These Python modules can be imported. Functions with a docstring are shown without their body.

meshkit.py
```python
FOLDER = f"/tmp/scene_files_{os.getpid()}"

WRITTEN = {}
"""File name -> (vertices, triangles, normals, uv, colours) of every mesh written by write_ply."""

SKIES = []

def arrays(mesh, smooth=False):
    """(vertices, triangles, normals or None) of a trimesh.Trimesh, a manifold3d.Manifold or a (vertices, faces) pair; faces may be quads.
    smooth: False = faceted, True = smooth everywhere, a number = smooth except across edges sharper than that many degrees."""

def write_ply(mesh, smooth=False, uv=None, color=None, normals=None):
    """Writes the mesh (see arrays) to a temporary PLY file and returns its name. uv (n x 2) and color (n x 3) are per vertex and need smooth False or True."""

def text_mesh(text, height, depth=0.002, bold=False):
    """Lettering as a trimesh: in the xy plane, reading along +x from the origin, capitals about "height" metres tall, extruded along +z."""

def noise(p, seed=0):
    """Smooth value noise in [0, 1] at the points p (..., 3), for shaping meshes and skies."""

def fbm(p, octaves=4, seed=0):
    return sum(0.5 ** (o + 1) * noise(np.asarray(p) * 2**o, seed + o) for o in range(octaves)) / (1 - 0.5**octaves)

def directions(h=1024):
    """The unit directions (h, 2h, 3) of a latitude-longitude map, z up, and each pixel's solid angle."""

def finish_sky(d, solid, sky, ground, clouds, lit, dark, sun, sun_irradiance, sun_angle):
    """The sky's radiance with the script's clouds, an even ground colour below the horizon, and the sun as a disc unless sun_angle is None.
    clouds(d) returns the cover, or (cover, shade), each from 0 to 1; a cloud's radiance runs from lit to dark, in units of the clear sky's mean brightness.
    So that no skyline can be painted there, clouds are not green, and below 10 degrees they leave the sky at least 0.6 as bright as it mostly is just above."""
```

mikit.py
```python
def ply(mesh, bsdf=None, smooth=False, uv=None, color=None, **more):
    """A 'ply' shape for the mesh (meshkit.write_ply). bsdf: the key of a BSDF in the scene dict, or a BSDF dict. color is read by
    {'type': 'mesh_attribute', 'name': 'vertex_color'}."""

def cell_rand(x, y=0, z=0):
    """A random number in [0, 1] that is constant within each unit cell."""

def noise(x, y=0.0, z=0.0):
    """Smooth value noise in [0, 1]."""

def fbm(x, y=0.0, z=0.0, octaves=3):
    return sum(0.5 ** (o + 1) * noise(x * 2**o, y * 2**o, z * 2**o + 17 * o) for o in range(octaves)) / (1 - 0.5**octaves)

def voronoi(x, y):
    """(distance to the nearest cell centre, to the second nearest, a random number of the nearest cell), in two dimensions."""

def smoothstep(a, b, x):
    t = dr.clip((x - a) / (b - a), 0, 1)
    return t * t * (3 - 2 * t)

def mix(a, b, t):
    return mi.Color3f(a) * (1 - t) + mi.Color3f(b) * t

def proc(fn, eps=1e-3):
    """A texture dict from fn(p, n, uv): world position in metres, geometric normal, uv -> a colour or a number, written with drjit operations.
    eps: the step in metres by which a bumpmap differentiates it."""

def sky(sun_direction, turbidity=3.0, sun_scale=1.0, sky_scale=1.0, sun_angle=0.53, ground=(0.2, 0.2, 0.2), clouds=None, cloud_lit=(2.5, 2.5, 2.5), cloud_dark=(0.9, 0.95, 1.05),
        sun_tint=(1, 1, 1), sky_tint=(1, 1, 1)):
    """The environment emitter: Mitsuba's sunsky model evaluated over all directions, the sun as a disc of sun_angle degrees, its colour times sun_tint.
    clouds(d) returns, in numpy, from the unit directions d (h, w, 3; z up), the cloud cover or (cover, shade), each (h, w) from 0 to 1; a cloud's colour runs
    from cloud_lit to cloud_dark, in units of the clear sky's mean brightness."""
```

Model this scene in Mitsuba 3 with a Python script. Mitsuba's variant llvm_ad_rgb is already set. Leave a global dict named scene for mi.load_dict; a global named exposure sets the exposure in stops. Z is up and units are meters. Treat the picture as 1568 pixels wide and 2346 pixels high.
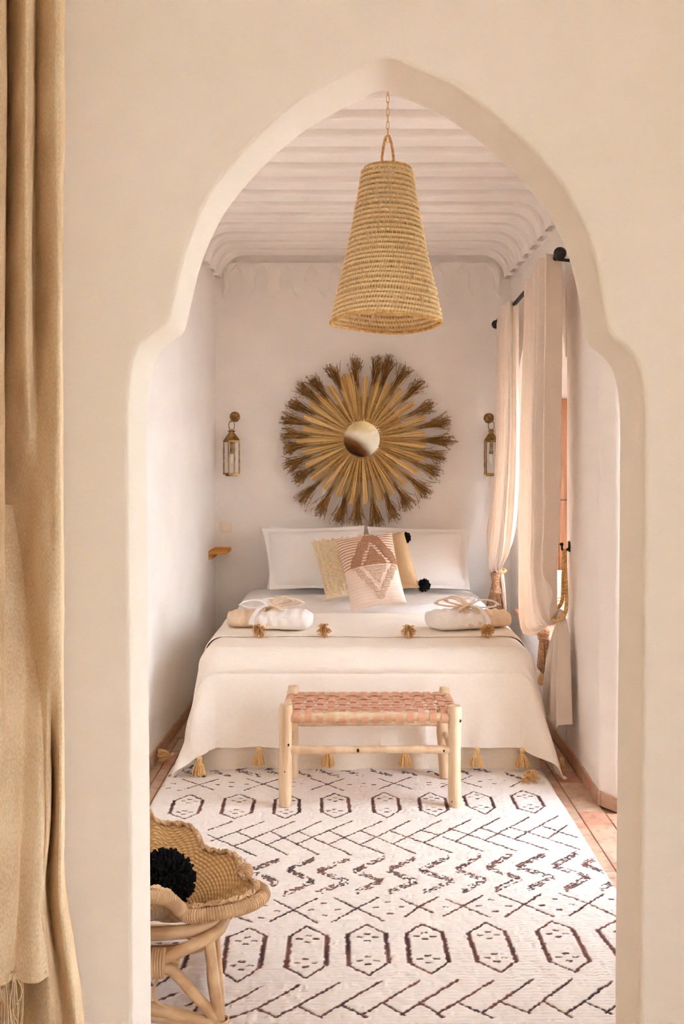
import math, random, numpy as np, trimesh, mitsuba as mi, mikit, meshkit
import drjit as dr
from shapely.geometry import Polygon, box as sbox
from shapely import affinity
rng = np.random.default_rng(7)
F, CX, CY, H = 2287.0, 800.0, 1055.0, 1.55        # pinhole of the photograph (1568 x 2346), eye height in metres
scene, labels = {}, {}
T = mi.ScalarTransform4f
exposure = 4.2
scene['camera'] = {'type': 'perspective', 'fov': 2 * math.degrees(math.atan(784 / F)), 'fov_axis': 'x', 'near_clip': 0.05, 'far_clip': 200,
                   'principal_point_offset_x': (784 - CX) / 1568, 'principal_point_offset_y': (1173 - CY) / 2346,
                   'to_world': T().look_at(origin=[0, 0, H], target=[0, 1, H], up=[0, 0, 1])}
# bright hazy daylight over the courtyard, the sun high on the right-hand side
scene['sky'] = mikit.sky((-0.72, -0.22, 0.80), turbidity=4, sun_scale=1.0, sky_scale=1.0, sun_angle=3.0, ground=(0.60, 0.55, 0.48),
                         clouds=lambda d: np.full(d.shape[:2], 0.8), cloud_lit=(2.0, 2.7, 3.8), sun_tint=(0.82, 1.12, 1.68), sky_tint=(1.0, 0.98, 0.95))

# ---------------------------------------------------------------- materials
def rgb(*c):
    """An sRGB colour (0-255) as linear reflectance."""
    c = np.array(c, float) / 255
    return [float(x) for x in np.where(c < 0.04045, c / 12.92, ((c + 0.055) / 1.055) ** 2.4)]
def two(b): return {'type': 'twosided', 'bsdf': b}
def mottled(c, amount, size, c2=None, stretch=(1, 1, 1)):
    a = np.array(c); b = np.array(c2 if c2 is not None else [x * (1 - amount) for x in c])
    def fn(p, n, uv):
        t = mikit.fbm(p.x * size * stretch[0], p.y * size * stretch[1], p.z * size * stretch[2])
        return mikit.mix(a.tolist(), b.tolist(), mikit.smoothstep(0.3, 0.7, t))
    return mikit.proc(fn)
def diffuse(tex): return two({'type': 'diffuse', 'reflectance': tex})
def plain(c): return {'type': 'rgb', 'value': list(c)}
PLASTER = rgb(244, 237, 230)
scene['plaster'] = two({'type': 'bumpmap', 'scale': 1.0, 'arbitrary': mikit.proc(lambda p, n, uv: 0.0008 * mikit.fbm(p.x * 9, p.y * 9, p.z * 9, 2) + 0.00025 * mikit.noise(p.x * 160, p.y * 160, p.z * 160), 0.002),
                        'bsdf': {'type': 'diffuse', 'reflectance': mottled(PLASTER, 0.045, 3.0)}})
scene['plaster_plain'] = diffuse(mottled(PLASTER, 0.04, 4.0))
scene['outer_plaster'] = two({'type': 'bumpmap', 'scale': 1.0, 'arbitrary': mikit.proc(lambda p, n, uv: 0.0012 * mikit.fbm(p.x * 7, p.y * 7, p.z * 7, 2) + 0.00025 * mikit.noise(p.x * 190, p.y * 190, p.z * 190), 0.002),
                              'bsdf': {'type': 'diffuse', 'reflectance': mottled(rgb(239, 229, 216), 0.05, 2.0, rgb(235, 226, 211))}})
scene['ceiling_paint'] = diffuse(mottled(rgb(245, 237, 231), 0.04, 3.0))
def tile_fn(a, b):
    return lambda p, n, uv: mikit.mix(mikit.mix(a, b, mikit.fbm(p.x * 14, p.y * 14, p.z * 14)), [x * 0.93 for x in b], mikit.smoothstep(0.55, 0.8, mikit.noise(p.x * 45, p.y * 45, p.z * 45)))
for i, (a, b) in enumerate([(rgb(236, 210, 186), rgb(226, 194, 168)), (rgb(238, 200, 174), rgb(230, 184, 156)), (rgb(238, 216, 194), rgb(226, 200, 174))]):
    scene[f'terracotta_{i}'] = two({'type': 'roughplastic', 'alpha': 0.28, 'nonlinear': True, 'diffuse_reflectance': mikit.proc(tile_fn(a, b))})
scene['limewash'] = diffuse(mottled(rgb(249, 247, 245), 0.03, 2.0))
scene['paving'] = diffuse(mottled(rgb(222, 210, 194), 0.12, 3.0))
scene['grout'] = diffuse(plain(rgb(196, 170, 142)))
def wood(a, b, ax, freq=60, knots=None):
    def fn(p, n, uv):
        q = [p.x, p.y, p.z]; u = q[ax]; v, w = [q[k] for k in range(3) if k != ax]
        g = mikit.fbm(v * freq, w * freq, u * 3.0, 3)
        return mikit.mix(a, b, mikit.smoothstep(0.25, 0.75, g + 0.25 * (mikit.noise(u * 5, v * 12, w * 12) - 0.5)))
    return fn
scene['pale_wood'] = two({'type': 'roughplastic', 'alpha': 0.3, 'nonlinear': True, 'diffuse_reflectance': mikit.proc(wood(rgb(250, 234, 208), rgb(238, 212, 178), 2, 40))})
scene['shutter_wood'] = two({'type': 'roughplastic', 'alpha': 0.25, 'nonlinear': True, 'diffuse_reflectance': mikit.proc(wood(rgb(206, 142, 76), rgb(176, 112, 54), 2, 50))})
scene['shelf_wood'] = diffuse(mikit.proc(wood(rgb(220, 166, 98), rgb(190, 128, 62), 0, 60)))
scene['dark_wood'] = diffuse(plain(rgb(70, 52, 40)))
scene['brown_wood'] = diffuse(mikit.proc(wood(rgb(168, 112, 60), rgb(128, 78, 38), 2, 50)))
scene['black_iron'] = two({'type': 'principled', 'base_color': plain(rgb(44, 40, 38)), 'roughness': 0.45, 'metallic': 0.6, 'specular': 0.5})
scene['brass'] = two({'type': 'principled', 'base_color': mottled(rgb(172, 136, 84), 0.3, 40, rgb(120, 88, 50)), 'roughness': 0.38, 'metallic': 0.85})
scene['gold_chain'] = two({'type': 'principled', 'base_color': plain(rgb(220, 178, 112)), 'roughness': 0.35, 'metallic': 0.7})
scene['mirror_glass'] = {'type': 'roughconductor', 'material': 'Ag', 'alpha': 0.003, 'specular_reflectance': plain((0.92, 0.92, 0.90))}
scene['pane_glass'] = {'type': 'thindielectric', 'int_ior': 1.5}
scene['vertex'] = diffuse({'type': 'mesh_attribute', 'name': 'vertex_color'})
def weave(c, amp, fx=900., lo=0.86):
    c = np.array(c)
    def fn(p, n, uv):
        s = mikit.noise(p.x * 240, p.y * 240, p.z * 60) * 0.5 + mikit.noise(p.x * 60, p.y * 60, p.z * 300) * 0.5
        t = mikit.fbm(p.x * 6, p.y * 6, p.z * 6, 2)
        return mi.Color3f(c.tolist()) * (1 - amp * (s * 0.7 + t * 0.3))
    return mikit.proc(fn)
scene['cream_linen'] = diffuse(weave(rgb(251, 241, 228), 0.10))
scene['skirt_linen'] = diffuse(weave(rgb(245, 230, 210), 0.12))
scene['white_cotton'] = diffuse(weave(rgb(250, 247, 244), 0.05))
scene['white_terry'] = diffuse(weave(rgb(252, 247, 242), 0.06))
scene['beige_linen'] = diffuse(weave(rgb(240, 216, 188), 0.10))
scene['tan_linen'] = diffuse(weave(rgb(226, 192, 150), 0.12))
scene['leather'] = two({'type': 'roughplastic', 'alpha': 0.35, 'nonlinear': True, 'diffuse_reflectance': mottled(rgb(246, 208, 178), 0.12, 25, rgb(238, 192, 160))})
scene['curtain_cotton'] = {'type': 'principledthin', 'base_color': weave(rgb(250, 236, 222), 0.07), 'roughness': 0.9, 'diff_trans': 0.7, 'spec_trans': 0.0, 'eta': 1.3}
def felt(p, n, uv):
    s = mikit.noise(p.x * 500, p.y * 500, p.z * 180)
    t = mikit.fbm(p.x * 18, p.y * 18, p.z * 9, 2)
    return mikit.mix(rgb(222, 200, 168), rgb(200, 174, 138), mikit.smoothstep(0.2, 0.8, 0.5 * s + 0.5 * t))
scene['wool_felt'] = two({'type': 'principled', 'base_color': mikit.proc(felt), 'roughness': 0.95, 'specular': 0.1, 'sheen': 0.5})
scene['rattan'] = two({'type': 'roughplastic', 'alpha': 0.25, 'nonlinear': True, 'diffuse_reflectance': mottled(rgb(240, 216, 180), 0.2, 22, rgb(222, 190, 148))})
scene['black_wool'] = diffuse(plain(rgb(30, 28, 29)))
scene['raffia_rope'] = diffuse(mottled(rgb(226, 188, 130), 0.3, 120, rgb(196, 152, 92)))
scene['tassel_jute'] = diffuse(mottled(rgb(242, 206, 150), 0.3, 150, rgb(222, 180, 120)))
scene['fringe_brown'] = diffuse(mottled(rgb(188, 146, 112), 0.3, 120, rgb(150, 108, 78)))
scene['switch_plastic'] = diffuse(plain(rgb(240, 222, 204)))
scene['lamp_white'] = diffuse(plain(rgb(240, 235, 225)))

# ---------------------------------------------------------------- helpers
def P(px, py, D): return np.array([(px - CX) * D / F, D, H - (py - CY) * D / F])
def floor_xy(px, py):
    D = H * F / (py - CY); return np.array([(px - CX) * D / F, D])
def key_for(base):
    if base not in scene and base not in labels: return base
    i = 1
    while f'{base}_{i:03d}' in scene or f'{base}_{i:03d}' in labels: i += 1
    return f'{base}_{i:03d}'
def thing(name, label, cat, group=None, kind=None):
    k = key_for(name); labels[k] = {'label': label}
    if cat: labels[k]['category'] = cat
    if group: labels[k]['group'] = group
    if kind: labels[k]['kind'] = kind
    return k
_counts = {}
def part(parent, name, mesh, bsdf, smooth=30, label=None, color=None, kind=None):
    base = f'{parent}__{name}'; n = _counts.get(base, 0); _counts[base] = n + 1
    k = base if n == 0 else f'{base}_{n:03d}'
    scene[k] = shape(mesh, bsdf, smooth, color)
    if label: labels[k] = {'label': label}
    if kind: labels.setdefault(k, {})['kind'] = kind
    return k
def shape(mesh, bsdf, smooth=30, color=None):
    if isinstance(mesh, dict): return mesh
    if color is None: color = getattr(mesh, 'vc', None)
    if color is not None and smooth not in (True, False): smooth = True
    return mikit.ply(mesh, bsdf, smooth=smooth, color=color)
def single(name, mesh, bsdf, label, cat, group=None, smooth=30, kind=None, color=None):
    k = thing(name, label, cat, group, kind); scene[k] = shape(mesh, bsdf, smooth, color); return k
def structure(name, mesh, bsdf, smooth=False):
    labels[name] = {'kind': 'structure', 'label': name.replace('_', ' ')}
    if mesh is not None: scene[name] = shape(mesh, bsdf, smooth)
    return name
def TM(v, f): return trimesh.Trimesh(np.asarray(v, float), np.asarray(f, int), process=False)
def cat(ms): return trimesh.util.concatenate(ms)
def grid_faces(nu, nv, cu=False, cv=False):
    i, j = np.meshgrid(np.arange(nu if cu else nu - 1), np.arange(nv if cv else nv - 1), indexing='ij')
    i, j = i.ravel(), j.ravel(); i2, j2 = (i + 1) % nu, (j + 1) % nv
    a, b, c, d = i * nv + j, i2 * nv + j, i2 * nv + j2, i * nv + j2
    return np.vstack([np.stack([a, b, c], 1), np.stack([a, c, d], 1)])
def grid(G, cu=False, cv=False): return TM(G.reshape(-1, 3), grid_faces(G.shape[0], G.shape[1], cu, cv))
def normals_of(G):
    du, dv = np.gradient(G, axis=0), np.gradient(G, axis=1); n = np.cross(du, dv)
    return n / (np.linalg.norm(n, axis=-1, keepdims=True) + 1e-12)
def solid_sheet(G, t):
    """A closed sheet of thickness t around the open grid G."""
    n = normals_of(G); nu, nv = G.shape[:2]; A, B = G + n * t / 2, G - n * t / 2
    f = grid_faces(nu, nv); N = nu * nv
    rim = [i * nv for i in range(nu)] + [(nu - 1) * nv + j for j in range(1, nv)] + [i * nv + nv - 1 for i in range(nu - 2, -1, -1)] + [j for j in range(nv - 2, 0, -1)]
    a = np.array(rim); b = np.roll(a, -1)
    side = np.vstack([np.stack([a, a + N, b], 1), np.stack([b, a + N, b + N], 1)])
    return TM(np.vstack([A.reshape(-1, 3), B.reshape(-1, 3)]), np.vstack([f, f[:, ::-1] + N, side]))
def smooth_path(pts, n):
    """Catmull-Rom through pts, n points."""
    pts = np.asarray(pts, float); p = np.vstack([2 * pts[0] - pts[1], pts, 2 * pts[-1] - pts[-2]])
    t = np.linspace(0, len(pts) - 1 - 1e-9, n); i = t.astype(int); s = (t - i)[:, None]
    a, b, c, d = p[i], p[i + 1], p[i + 2], p[i + 3]
    return 0.5 * (2 * b + (c - a) * s + (2 * a - 5 * b + 4 * c - d) * s ** 2 + (3 * b - a - 3 * c + d) * s ** 3)
def frames(path, closed=False):
    t = np.gradient(path, axis=0) if not closed else np.roll(path, -1, 0) - np.roll(path, 1, 0)
    t /= np.linalg.norm(t, axis=1, keepdims=True) + 1e-12
    u = np.zeros_like(t); r = np.array([0, 0, 1.0]) if abs(t[0][2]) < 0.8 else np.array([1.0, 0, 0])
    for k in range(len(t)):
        r = r - t[k] * (r @ t[k]); r /= np.linalg.norm(r) + 1e-12; u[k] = r
    return t, u, np.cross(t, u)
def tube(path, r, n=8, closed=False, caps=True, r2=None, twist=None):
    path = np.asarray(path, float); _, u, w = frames(path, closed)
    r = np.broadcast_to(np.asarray(r, float), len(path))[:, None, None]; q = r if r2 is None else np.broadcast_to(np.asarray(r2, float), len(path))[:, None, None]
    a = np.linspace(0, 2 * np.pi, n, endpoint=False)
    if twist is not None: a = a[None, :] + np.asarray(twist)[:, None]
    else: a = np.broadcast_to(a, (len(path), n))
    G = path[:, None] + r * np.cos(a)[..., None] * u[:, None] + q * np.sin(a)[..., None] * w[:, None]
    m = grid(G, closed, True); v, f = m.vertices, m.faces
    if caps and not closed:
        L = len(path); v = np.vstack([v, path[0], path[-1]]); k = np.arange(n); k2 = (k + 1) % n
        f = np.vstack([f, np.stack([k * 0 + L * n, k, k2], 1), np.stack([k * 0 + L * n + 1, (L - 1) * n + k2, (L - 1) * n + k], 1)])
    m = TM(v, f[:, ::-1]); return m
def lathe(prof, n=24, axis_at=(0, 0, 0)):
    prof = np.asarray(prof, float); a = np.linspace(0, 2 * np.pi, n, endpoint=False)
    G = np.stack([prof[:, None, 0] * np.cos(a), prof[:, None, 0] * np.sin(a), np.broadcast_to(prof[:, None, 1], (len(prof), n))], -1) + np.array(axis_at)
    return grid(G, False, True)
def rbox(lo, hi, r=0.004):
    lo, hi = np.array(lo, float), np.array(hi, float); lo, hi = np.minimum(lo, hi), np.maximum(lo, hi); r = min(r, 0.45 * (hi - lo).min()); v = []
    for k in range(3):
        for s in np.ndindex(2, 2, 2):
            c = np.where(s, hi, lo); d = np.where(s, -r, r); p = c + d; p[k] = c[k]; v.append(p)
    return trimesh.convex.convex_hull(np.array(v))
def place(m, M): m = m.copy(); m.apply_transform(np.array(M)); return m
def move(m, v): m = m.copy(); m.apply_translation(v); return m
def Rz(a): return trimesh.transformations.rotation_matrix(a, [0, 0, 1])
def Rx(a): return trimesh.transformations.rotation_matrix(a, [1, 0, 0])
def Ry(a): return trimesh.transformations.rotation_matrix(a, [0, 1, 0])
def extrude(poly, d): return trimesh.creation.extrude_polygon(poly, d, engine='earcut')
def upright(m): return place(m, [[1, 0, 0, 0], [0, 0, -1, 0], [0, 1, 0, 0], [0, 0, 0, 1]])   # xy drawing -> xz wall, thickness towards the camera
def nz(p, s, seed=0): return meshkit.fbm(np.asarray(p) * s, 3, seed) - 0.5
def vcol(m, base, amp=0.1, s=60, base2=None, seed=0):
    t = np.clip(0.5 + 1.6 * nz(m.vertices, s, seed), 0, 1)[:, None]; a = np.array(base); b = np.array(base2 if base2 is not None else base)
    m.vc = (a * (1 - t) + b * t) * (1 - amp * rng.random((len(m.vertices), 1))); return m
def catc(ms):
    m = cat([TM(x.vertices, x.faces) for x in ms]); m.vc = np.vstack([x.vc for x in ms]); return m

# ---------------------------------------------------------------- structure
D0, D1 = 2.30, 2.516                       # the arch wall, outer and inner face
YB = 7.10                                  # back wall
ZC = 3.05                                  # ceiling between the beams
def XL(y): return -1.005 + (y - 5.0) * 0.026
XR = 1.15
left = [(305, 2346), (302, 1900), (298, 1500), (295.5, 1150), (294.7, 1000), (295, 939), (297, 907), (302, 853), (308.3, 818), (319.4, 792.5), (337, 770), (356, 756.6), (381.6, 745.4), (389, 740), (393, 732), (397.5, 700),
        (415.8, 620.5), (430, 565), (453.6, 505.6), (486.6, 439.6), (524, 390), (564.5, 343), (626, 281.5), (689.6, 229.6), (731, 204), (774.5, 181), (835, 148), (870, 131), (888, 123)]
right = [(905, 132), (946, 154), (1037, 194), (1128, 259), (1219, 341), (1291, 425), (1343, 523), (1369, 620.5), (1377, 670), (1384, 719), (1391, 762), (1397, 771), (1420, 783), (1443, 801), (1458.5, 824), (1466, 847), (1474, 893), (1477.7, 949), (1477.5, 1000), (1476, 1300), (1472, 1700), (1466, 2346)]
arch = np.array([P(x, y, D0)[[0, 2]] for x, y in left + right]); arch = np.vstack([[arch[0][0], 0.0], arch, [arch[-1][0], 0.0]])
def densify(pl, step=0.012):
    # smooth the hand-measured outline without rounding its two shoulders and tip away
    out = [pl[0]]
    for a, b in zip(pl[:-1], pl[1:]):
        n = max(1, int(np.linalg.norm(b - a) / step)); out += [a + (b - a) * k / n for k in range(1, n + 1)]
    out = np.array(out); q = out.copy()
    for _ in range(4): q[1:-1] = 0.5 * q[1:-1] + 0.25 * (q[:-2] + q[2:])
    return q
A = densify(arch)
def arch_wall():
    tang = np.gradient(A, axis=0); tang /= np.linalg.norm(tang, axis=1, keepdims=True); nrm = np.stack([-tang[:, 1], tang[:, 0]], 1)   # into the wall (outline runs left, up, right, down)
    rings, r = [], 0.010
    prof = [(r, D0)] + [(r - r * math.sin(a), D0 + r - r * math.cos(a)) for a in np.radians([22, 45, 68, 90])] + [(0, D1 - r)] + [(r - r * math.cos(a), D1 - r + r * math.sin(a)) for a in np.radians([22, 45, 68, 90])]
    G = np.array([[(x + o * n[0], y, max(z + o * n[1], 0)) for (x, z), n in zip(A, nrm)] for o, y in prof])
    strip = grid(G)
    hole = Polygon(np.vstack([G[0][:, [0, 2]]])).buffer(0)
    outer = sbox(-2.4, 0, 2.6, 3.4).difference(hole.union(sbox(hole.bounds[0], -0.1, hole.bounds[2], 0.0)))
    v, f = trimesh.creation.triangulate_polygon(outer, engine='earcut'); front = TM(np.c_[v[:, 0], np.full(len(v), D0), v[:, 1]], f)
    back = TM(np.c_[v[:, 0], np.full(len(v), D1), v[:, 1]], f[:, ::-1])
    return cat([strip, front, back])
structure('wall_front', arch_wall(), 'outer_plaster', smooth=40)
# left wall, slightly out of square as measured
v = np.array([(XL(D1), D1), (XL(YB + .25), YB + .25), (XL(YB + .25) - .25, YB + .25), (XL(D1) - .25, D1)])
structure('wall_left', extrude(Polygon(v), 3.3), 'plaster')
structure('wall_back', rbox((-1.3, YB, 0), (1.9, YB + .25, 3.3), .001), 'plaster')
# right wall: pier, window niche, doorway to the courtyard
XO = 1.62
pier = Polygon([(1.128, 4.50), (1.15, 5.30), (1.62, 5.30), (1.62, 4.40), (1.19, 4.40)]).buffer(-.05).buffer(.05)
N0, N1, NZ0, NZ1 = 5.30, 6.76, 0.53, 2.36
def niche_wall():
    hole = Polygon([(N0, NZ0), (N1, NZ0), (N1, 2.10)] + [(N0 + (N1 - N0) * (0.5 + 0.5 * math.cos(a)), 2.10 + 0.30 * math.sin(a)) for a in np.linspace(0, math.pi, 16)] + [(N0, 2.10)])
    pol = sbox(5.30, 0, YB, 3.3).difference(hole)
    m = extrude(pol, XO - XR); return place(m, [[0, 0, 1, XR], [1, 0, 0, 0], [0, 1, 0, 0], [0, 0, 0, 1]])
lintel = rbox((1.15, D1, 2.35), (XO, 4.40, 3.3), .01)
structure('wall_right', cat([extrude(pier, 3.3), niche_wall(), lintel]), 'plaster')
# outer wall of the house: the niche window and the doorway open to the courtyard
def outer_skin():
    pol = sbox(D1, 0, YB + .25, 3.3).difference(sbox(5.45, 0.60, 6.58, 1.97)).difference(sbox(3.50, 0, 4.37, 2.30))
    return place(extrude(pol, 0.06), [[0, 0, 1, XO], [1, 0, 0, 0], [0, 1, 0, 0], [0, 0, 0, 1]])
structure('wall_outer', outer_skin(), 'plaster_plain')
# ceiling: plaster shell with coved sides, reeded with beams
def cove(y, r=0.22, off=0.0):
    a, b = XL(y), XR; t = np.linspace(0, np.pi / 2, 9); R = r - off
    c1 = [(a + r - R * math.cos(x), ZC - r + R * math.sin(x)) for x in t]; c2 = [(b - r + R * math.sin(x), ZC - r + R * math.cos(x)) for x in t]
    return np.array(c1 + c2)
G = np.array([[(x, y, z) for x, z in cove(y)] for y in np.linspace(D1, YB, 12)])
structure('ceiling', solid_sheet(G, 0.03), 'ceiling_paint', smooth=40)
beam_prof = [(-.071, -.02), (-.071, .036), (-.069, .046), (-.060, .054), (-.050, .056), (.050, .056), (.060, .054), (.069, .046), (.071, .036), (.071, -.02)]
for k in range(19):
    y = 6.975 - 0.2435 * k
    if y < D1 + 0.1: break
    G = np.array([[(x, y + dy, z) for (x, z) in cove(y, 0.22, o)] for dy, o in beam_prof])
    part('ceiling', 'beam', grid(G[::-1]), 'ceiling_paint', 40)
part('ceiling', 'roof_slab', rbox((-1.3, D1, 3.12), (XO, YB + .2, 3.3), .001), 'plaster_plain')
# plaster frieze of pointed arches round the room
def frieze_unit():
    w, h = 0.178, 0.30; o = []
    half = [(0.0, 0.285), (0.018, 0.262), (0.040, 0.235), (0.053, 0.20), (0.050, 0.15), (0.046, 0.115), (0.072, 0.075), (0.089, 0.055)]
    pts = [(-x, z) for x, z in half[::-1]] + half[1:]
    outer = Polygon([(-w / 2, 0.055), (-w / 2, h), (w / 2, h), (w / 2, 0.055)] + [(x, z) for x, z in pts[::-1]]).buffer(0)
    m = extrude(outer, 0.024); return upright(m)
fu = frieze_unit()
for k in range(11):
    part('wall_back', 'frieze_arch', move(fu, (-0.80 + 0.178 * k, YB + 0.0015, 2.655)), 'plaster_plain', False)
# floor slab and terracotta tiles beside the rug and in the doorway
structure('floor', cat([rbox((-2.6, -2.6, -0.10), (2.7, YB, -0.016), .001), rbox((-1.0, 5.6, -0.017), (1.14, YB, -0.001), .001), rbox((-0.765, 2.52, -0.017), (0.775, 5.6, -0.002), .001)]), 'grout')
tile_i = 0
def tile(x0, x1, y0, y1):
    global tile_i
    if y1 - y0 < .02 or x1 - x0 < .015: return
    m = rbox((x0 + .0018, y0 + .0018, -0.016), (x1 - .0018, y1 - .0018, -0.0012 * rng.random()), .0025)
    part('floor', 'tile', m, f'terracotta_{int(rng.integers(3))}', False); tile_i += 1
def column(x0, x1, y0, y1, wide, off):
    y = y0; k = off
    while y < y1 - 0.01:
        L = (0.19 if wide else (0.06 if k % 2 else 0.19)); e = min(y + L, y1); tile(x0, x1, y, e); y = e; k += 1
for x0, x1, wide, off in [(0.775, 0.91, True, 0), (0.91, 0.96, False, 1), (0.96, 1.01, False, 0)]: column(x0, x1, 2.52, 5.6, wide, off)
column(1.01, 1.128, 2.52, 5.6, True, 0)
for x0, x1, wide in [(1.128, 1.195, False), (1.195, 1.33, True), (1.33, 1.38, False), (1.38, 1.515, True), (1.515, 1.62, True)]: column(x0, x1, 2.52, 4.39, wide, 1)
for x0, x1, wide, off in [(-0.90, -0.765, True, 0), (-0.95, -0.90, False, 1)]: column(x0, x1, 2.52, 5.6, wide, off)
column(-1.005 - 0.02, -0.95, 2.9, 5.6, True, 0)
# baseboards of cut tile
y = 2.6
structure('baseboard_left', None, None)
while y < 6.9:
    e = min(y + 0.19, 7.0); d = 0.012
    m = extrude(Polygon([(XL(y) - .002, y + .0015), (XL(y) + d, y + .0015), (XL(e) + d, e - .0015), (XL(e) - .002, e - .0015)]), 0.062 + .004 * rng.random()); part('baseboard_left', 'tile', m, f'terracotta_{int(rng.integers(3))}', False); y = e
structure('baseboard_right', None, None)
def skirting(a, b):
    a, b = np.array(a), np.array(b); d = (b - a) / np.linalg.norm(b - a); n = np.array([-d[1], d[0]]) ; L = np.linalg.norm(b - a); s = 0
    while s < L - .01:
        e = min(s + 0.105, L); p, q = a + d * (s + .001), a + d * (e - .001)
        part('baseboard_right', 'tile', extrude(Polygon([p - n * .004, q - n * .004, q + n * .012, p + n * .012]).buffer(0), 0.062 + .004 * rng.random()), f'terracotta_{int(rng.integers(3))}', False); s = e
skirting((1.195, 4.395), (1.13, 4.50)); skirting((1.128, 4.51), (1.15, 5.30)); skirting((1.15, 5.30), (1.15, 6.9)); skirting((1.60, 4.395), (1.21, 4.395))
# sunlit wall and paving of the courtyard that the doorway and the window look on
structure('wall_courtyard', rbox((6.0, -8, -.1), (6.3, 14, 9.0), .001), 'limewash')
structure('floor_courtyard', rbox((2.7, -8, -.14), (6.0, 14, -.03), .001), 'paving')
structure('floor_courtyard_edge', rbox((1.68, 2.3, -.14), (2.7, 14, -.03), .001), 'paving')
# outer loggia: where the camera stands
structure('ceiling_loggia', rbox((-2.4, -2.5, 3.15), (2.6, D0, 3.3), .001), 'outer_plaster')
structure('wall_loggia_left', rbox((-2.6, -2.5, 0), (-2.4, D0, 3.3), .001), 'outer_plaster')
structure('wall_loggia_right', cat([rbox((2.4, -0.25, 0), (2.6, D0, 3.3), .001), rbox((2.4, -2.5, 2.5), (2.6, -0.25, 3.3), .001)]), 'outer_plaster')
AX, AZ = -0.17, 1.63
def arch_poly(r): return Polygon([(AX - r, -.001), (AX + r, -.001), (AX + r, AZ)] + [(AX + r * math.cos(a), AZ + r * math.sin(a)) for a in np.linspace(0, math.pi, 32)] + [(AX - r, AZ)])
structure('wall_loggia_back', move(upright(extrude(sbox(-2.6, 0, 2.6, 3.3).difference(arch_poly(.60)), 0.25)), (0, -2.0, 0)), 'outer_plaster', smooth=40)
structure('door_1', move(upright(extrude(arch_poly(.49), .04)), (0, -2.20, 0)), 'dark_wood', smooth=40)
part('door_1', 'frame', move(upright(extrude(arch_poly(.598).difference(arch_poly(.485)), .10)), (0, -2.13, 0)), 'brown_wood', 40, label='brown wooden arched frame')
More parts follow.
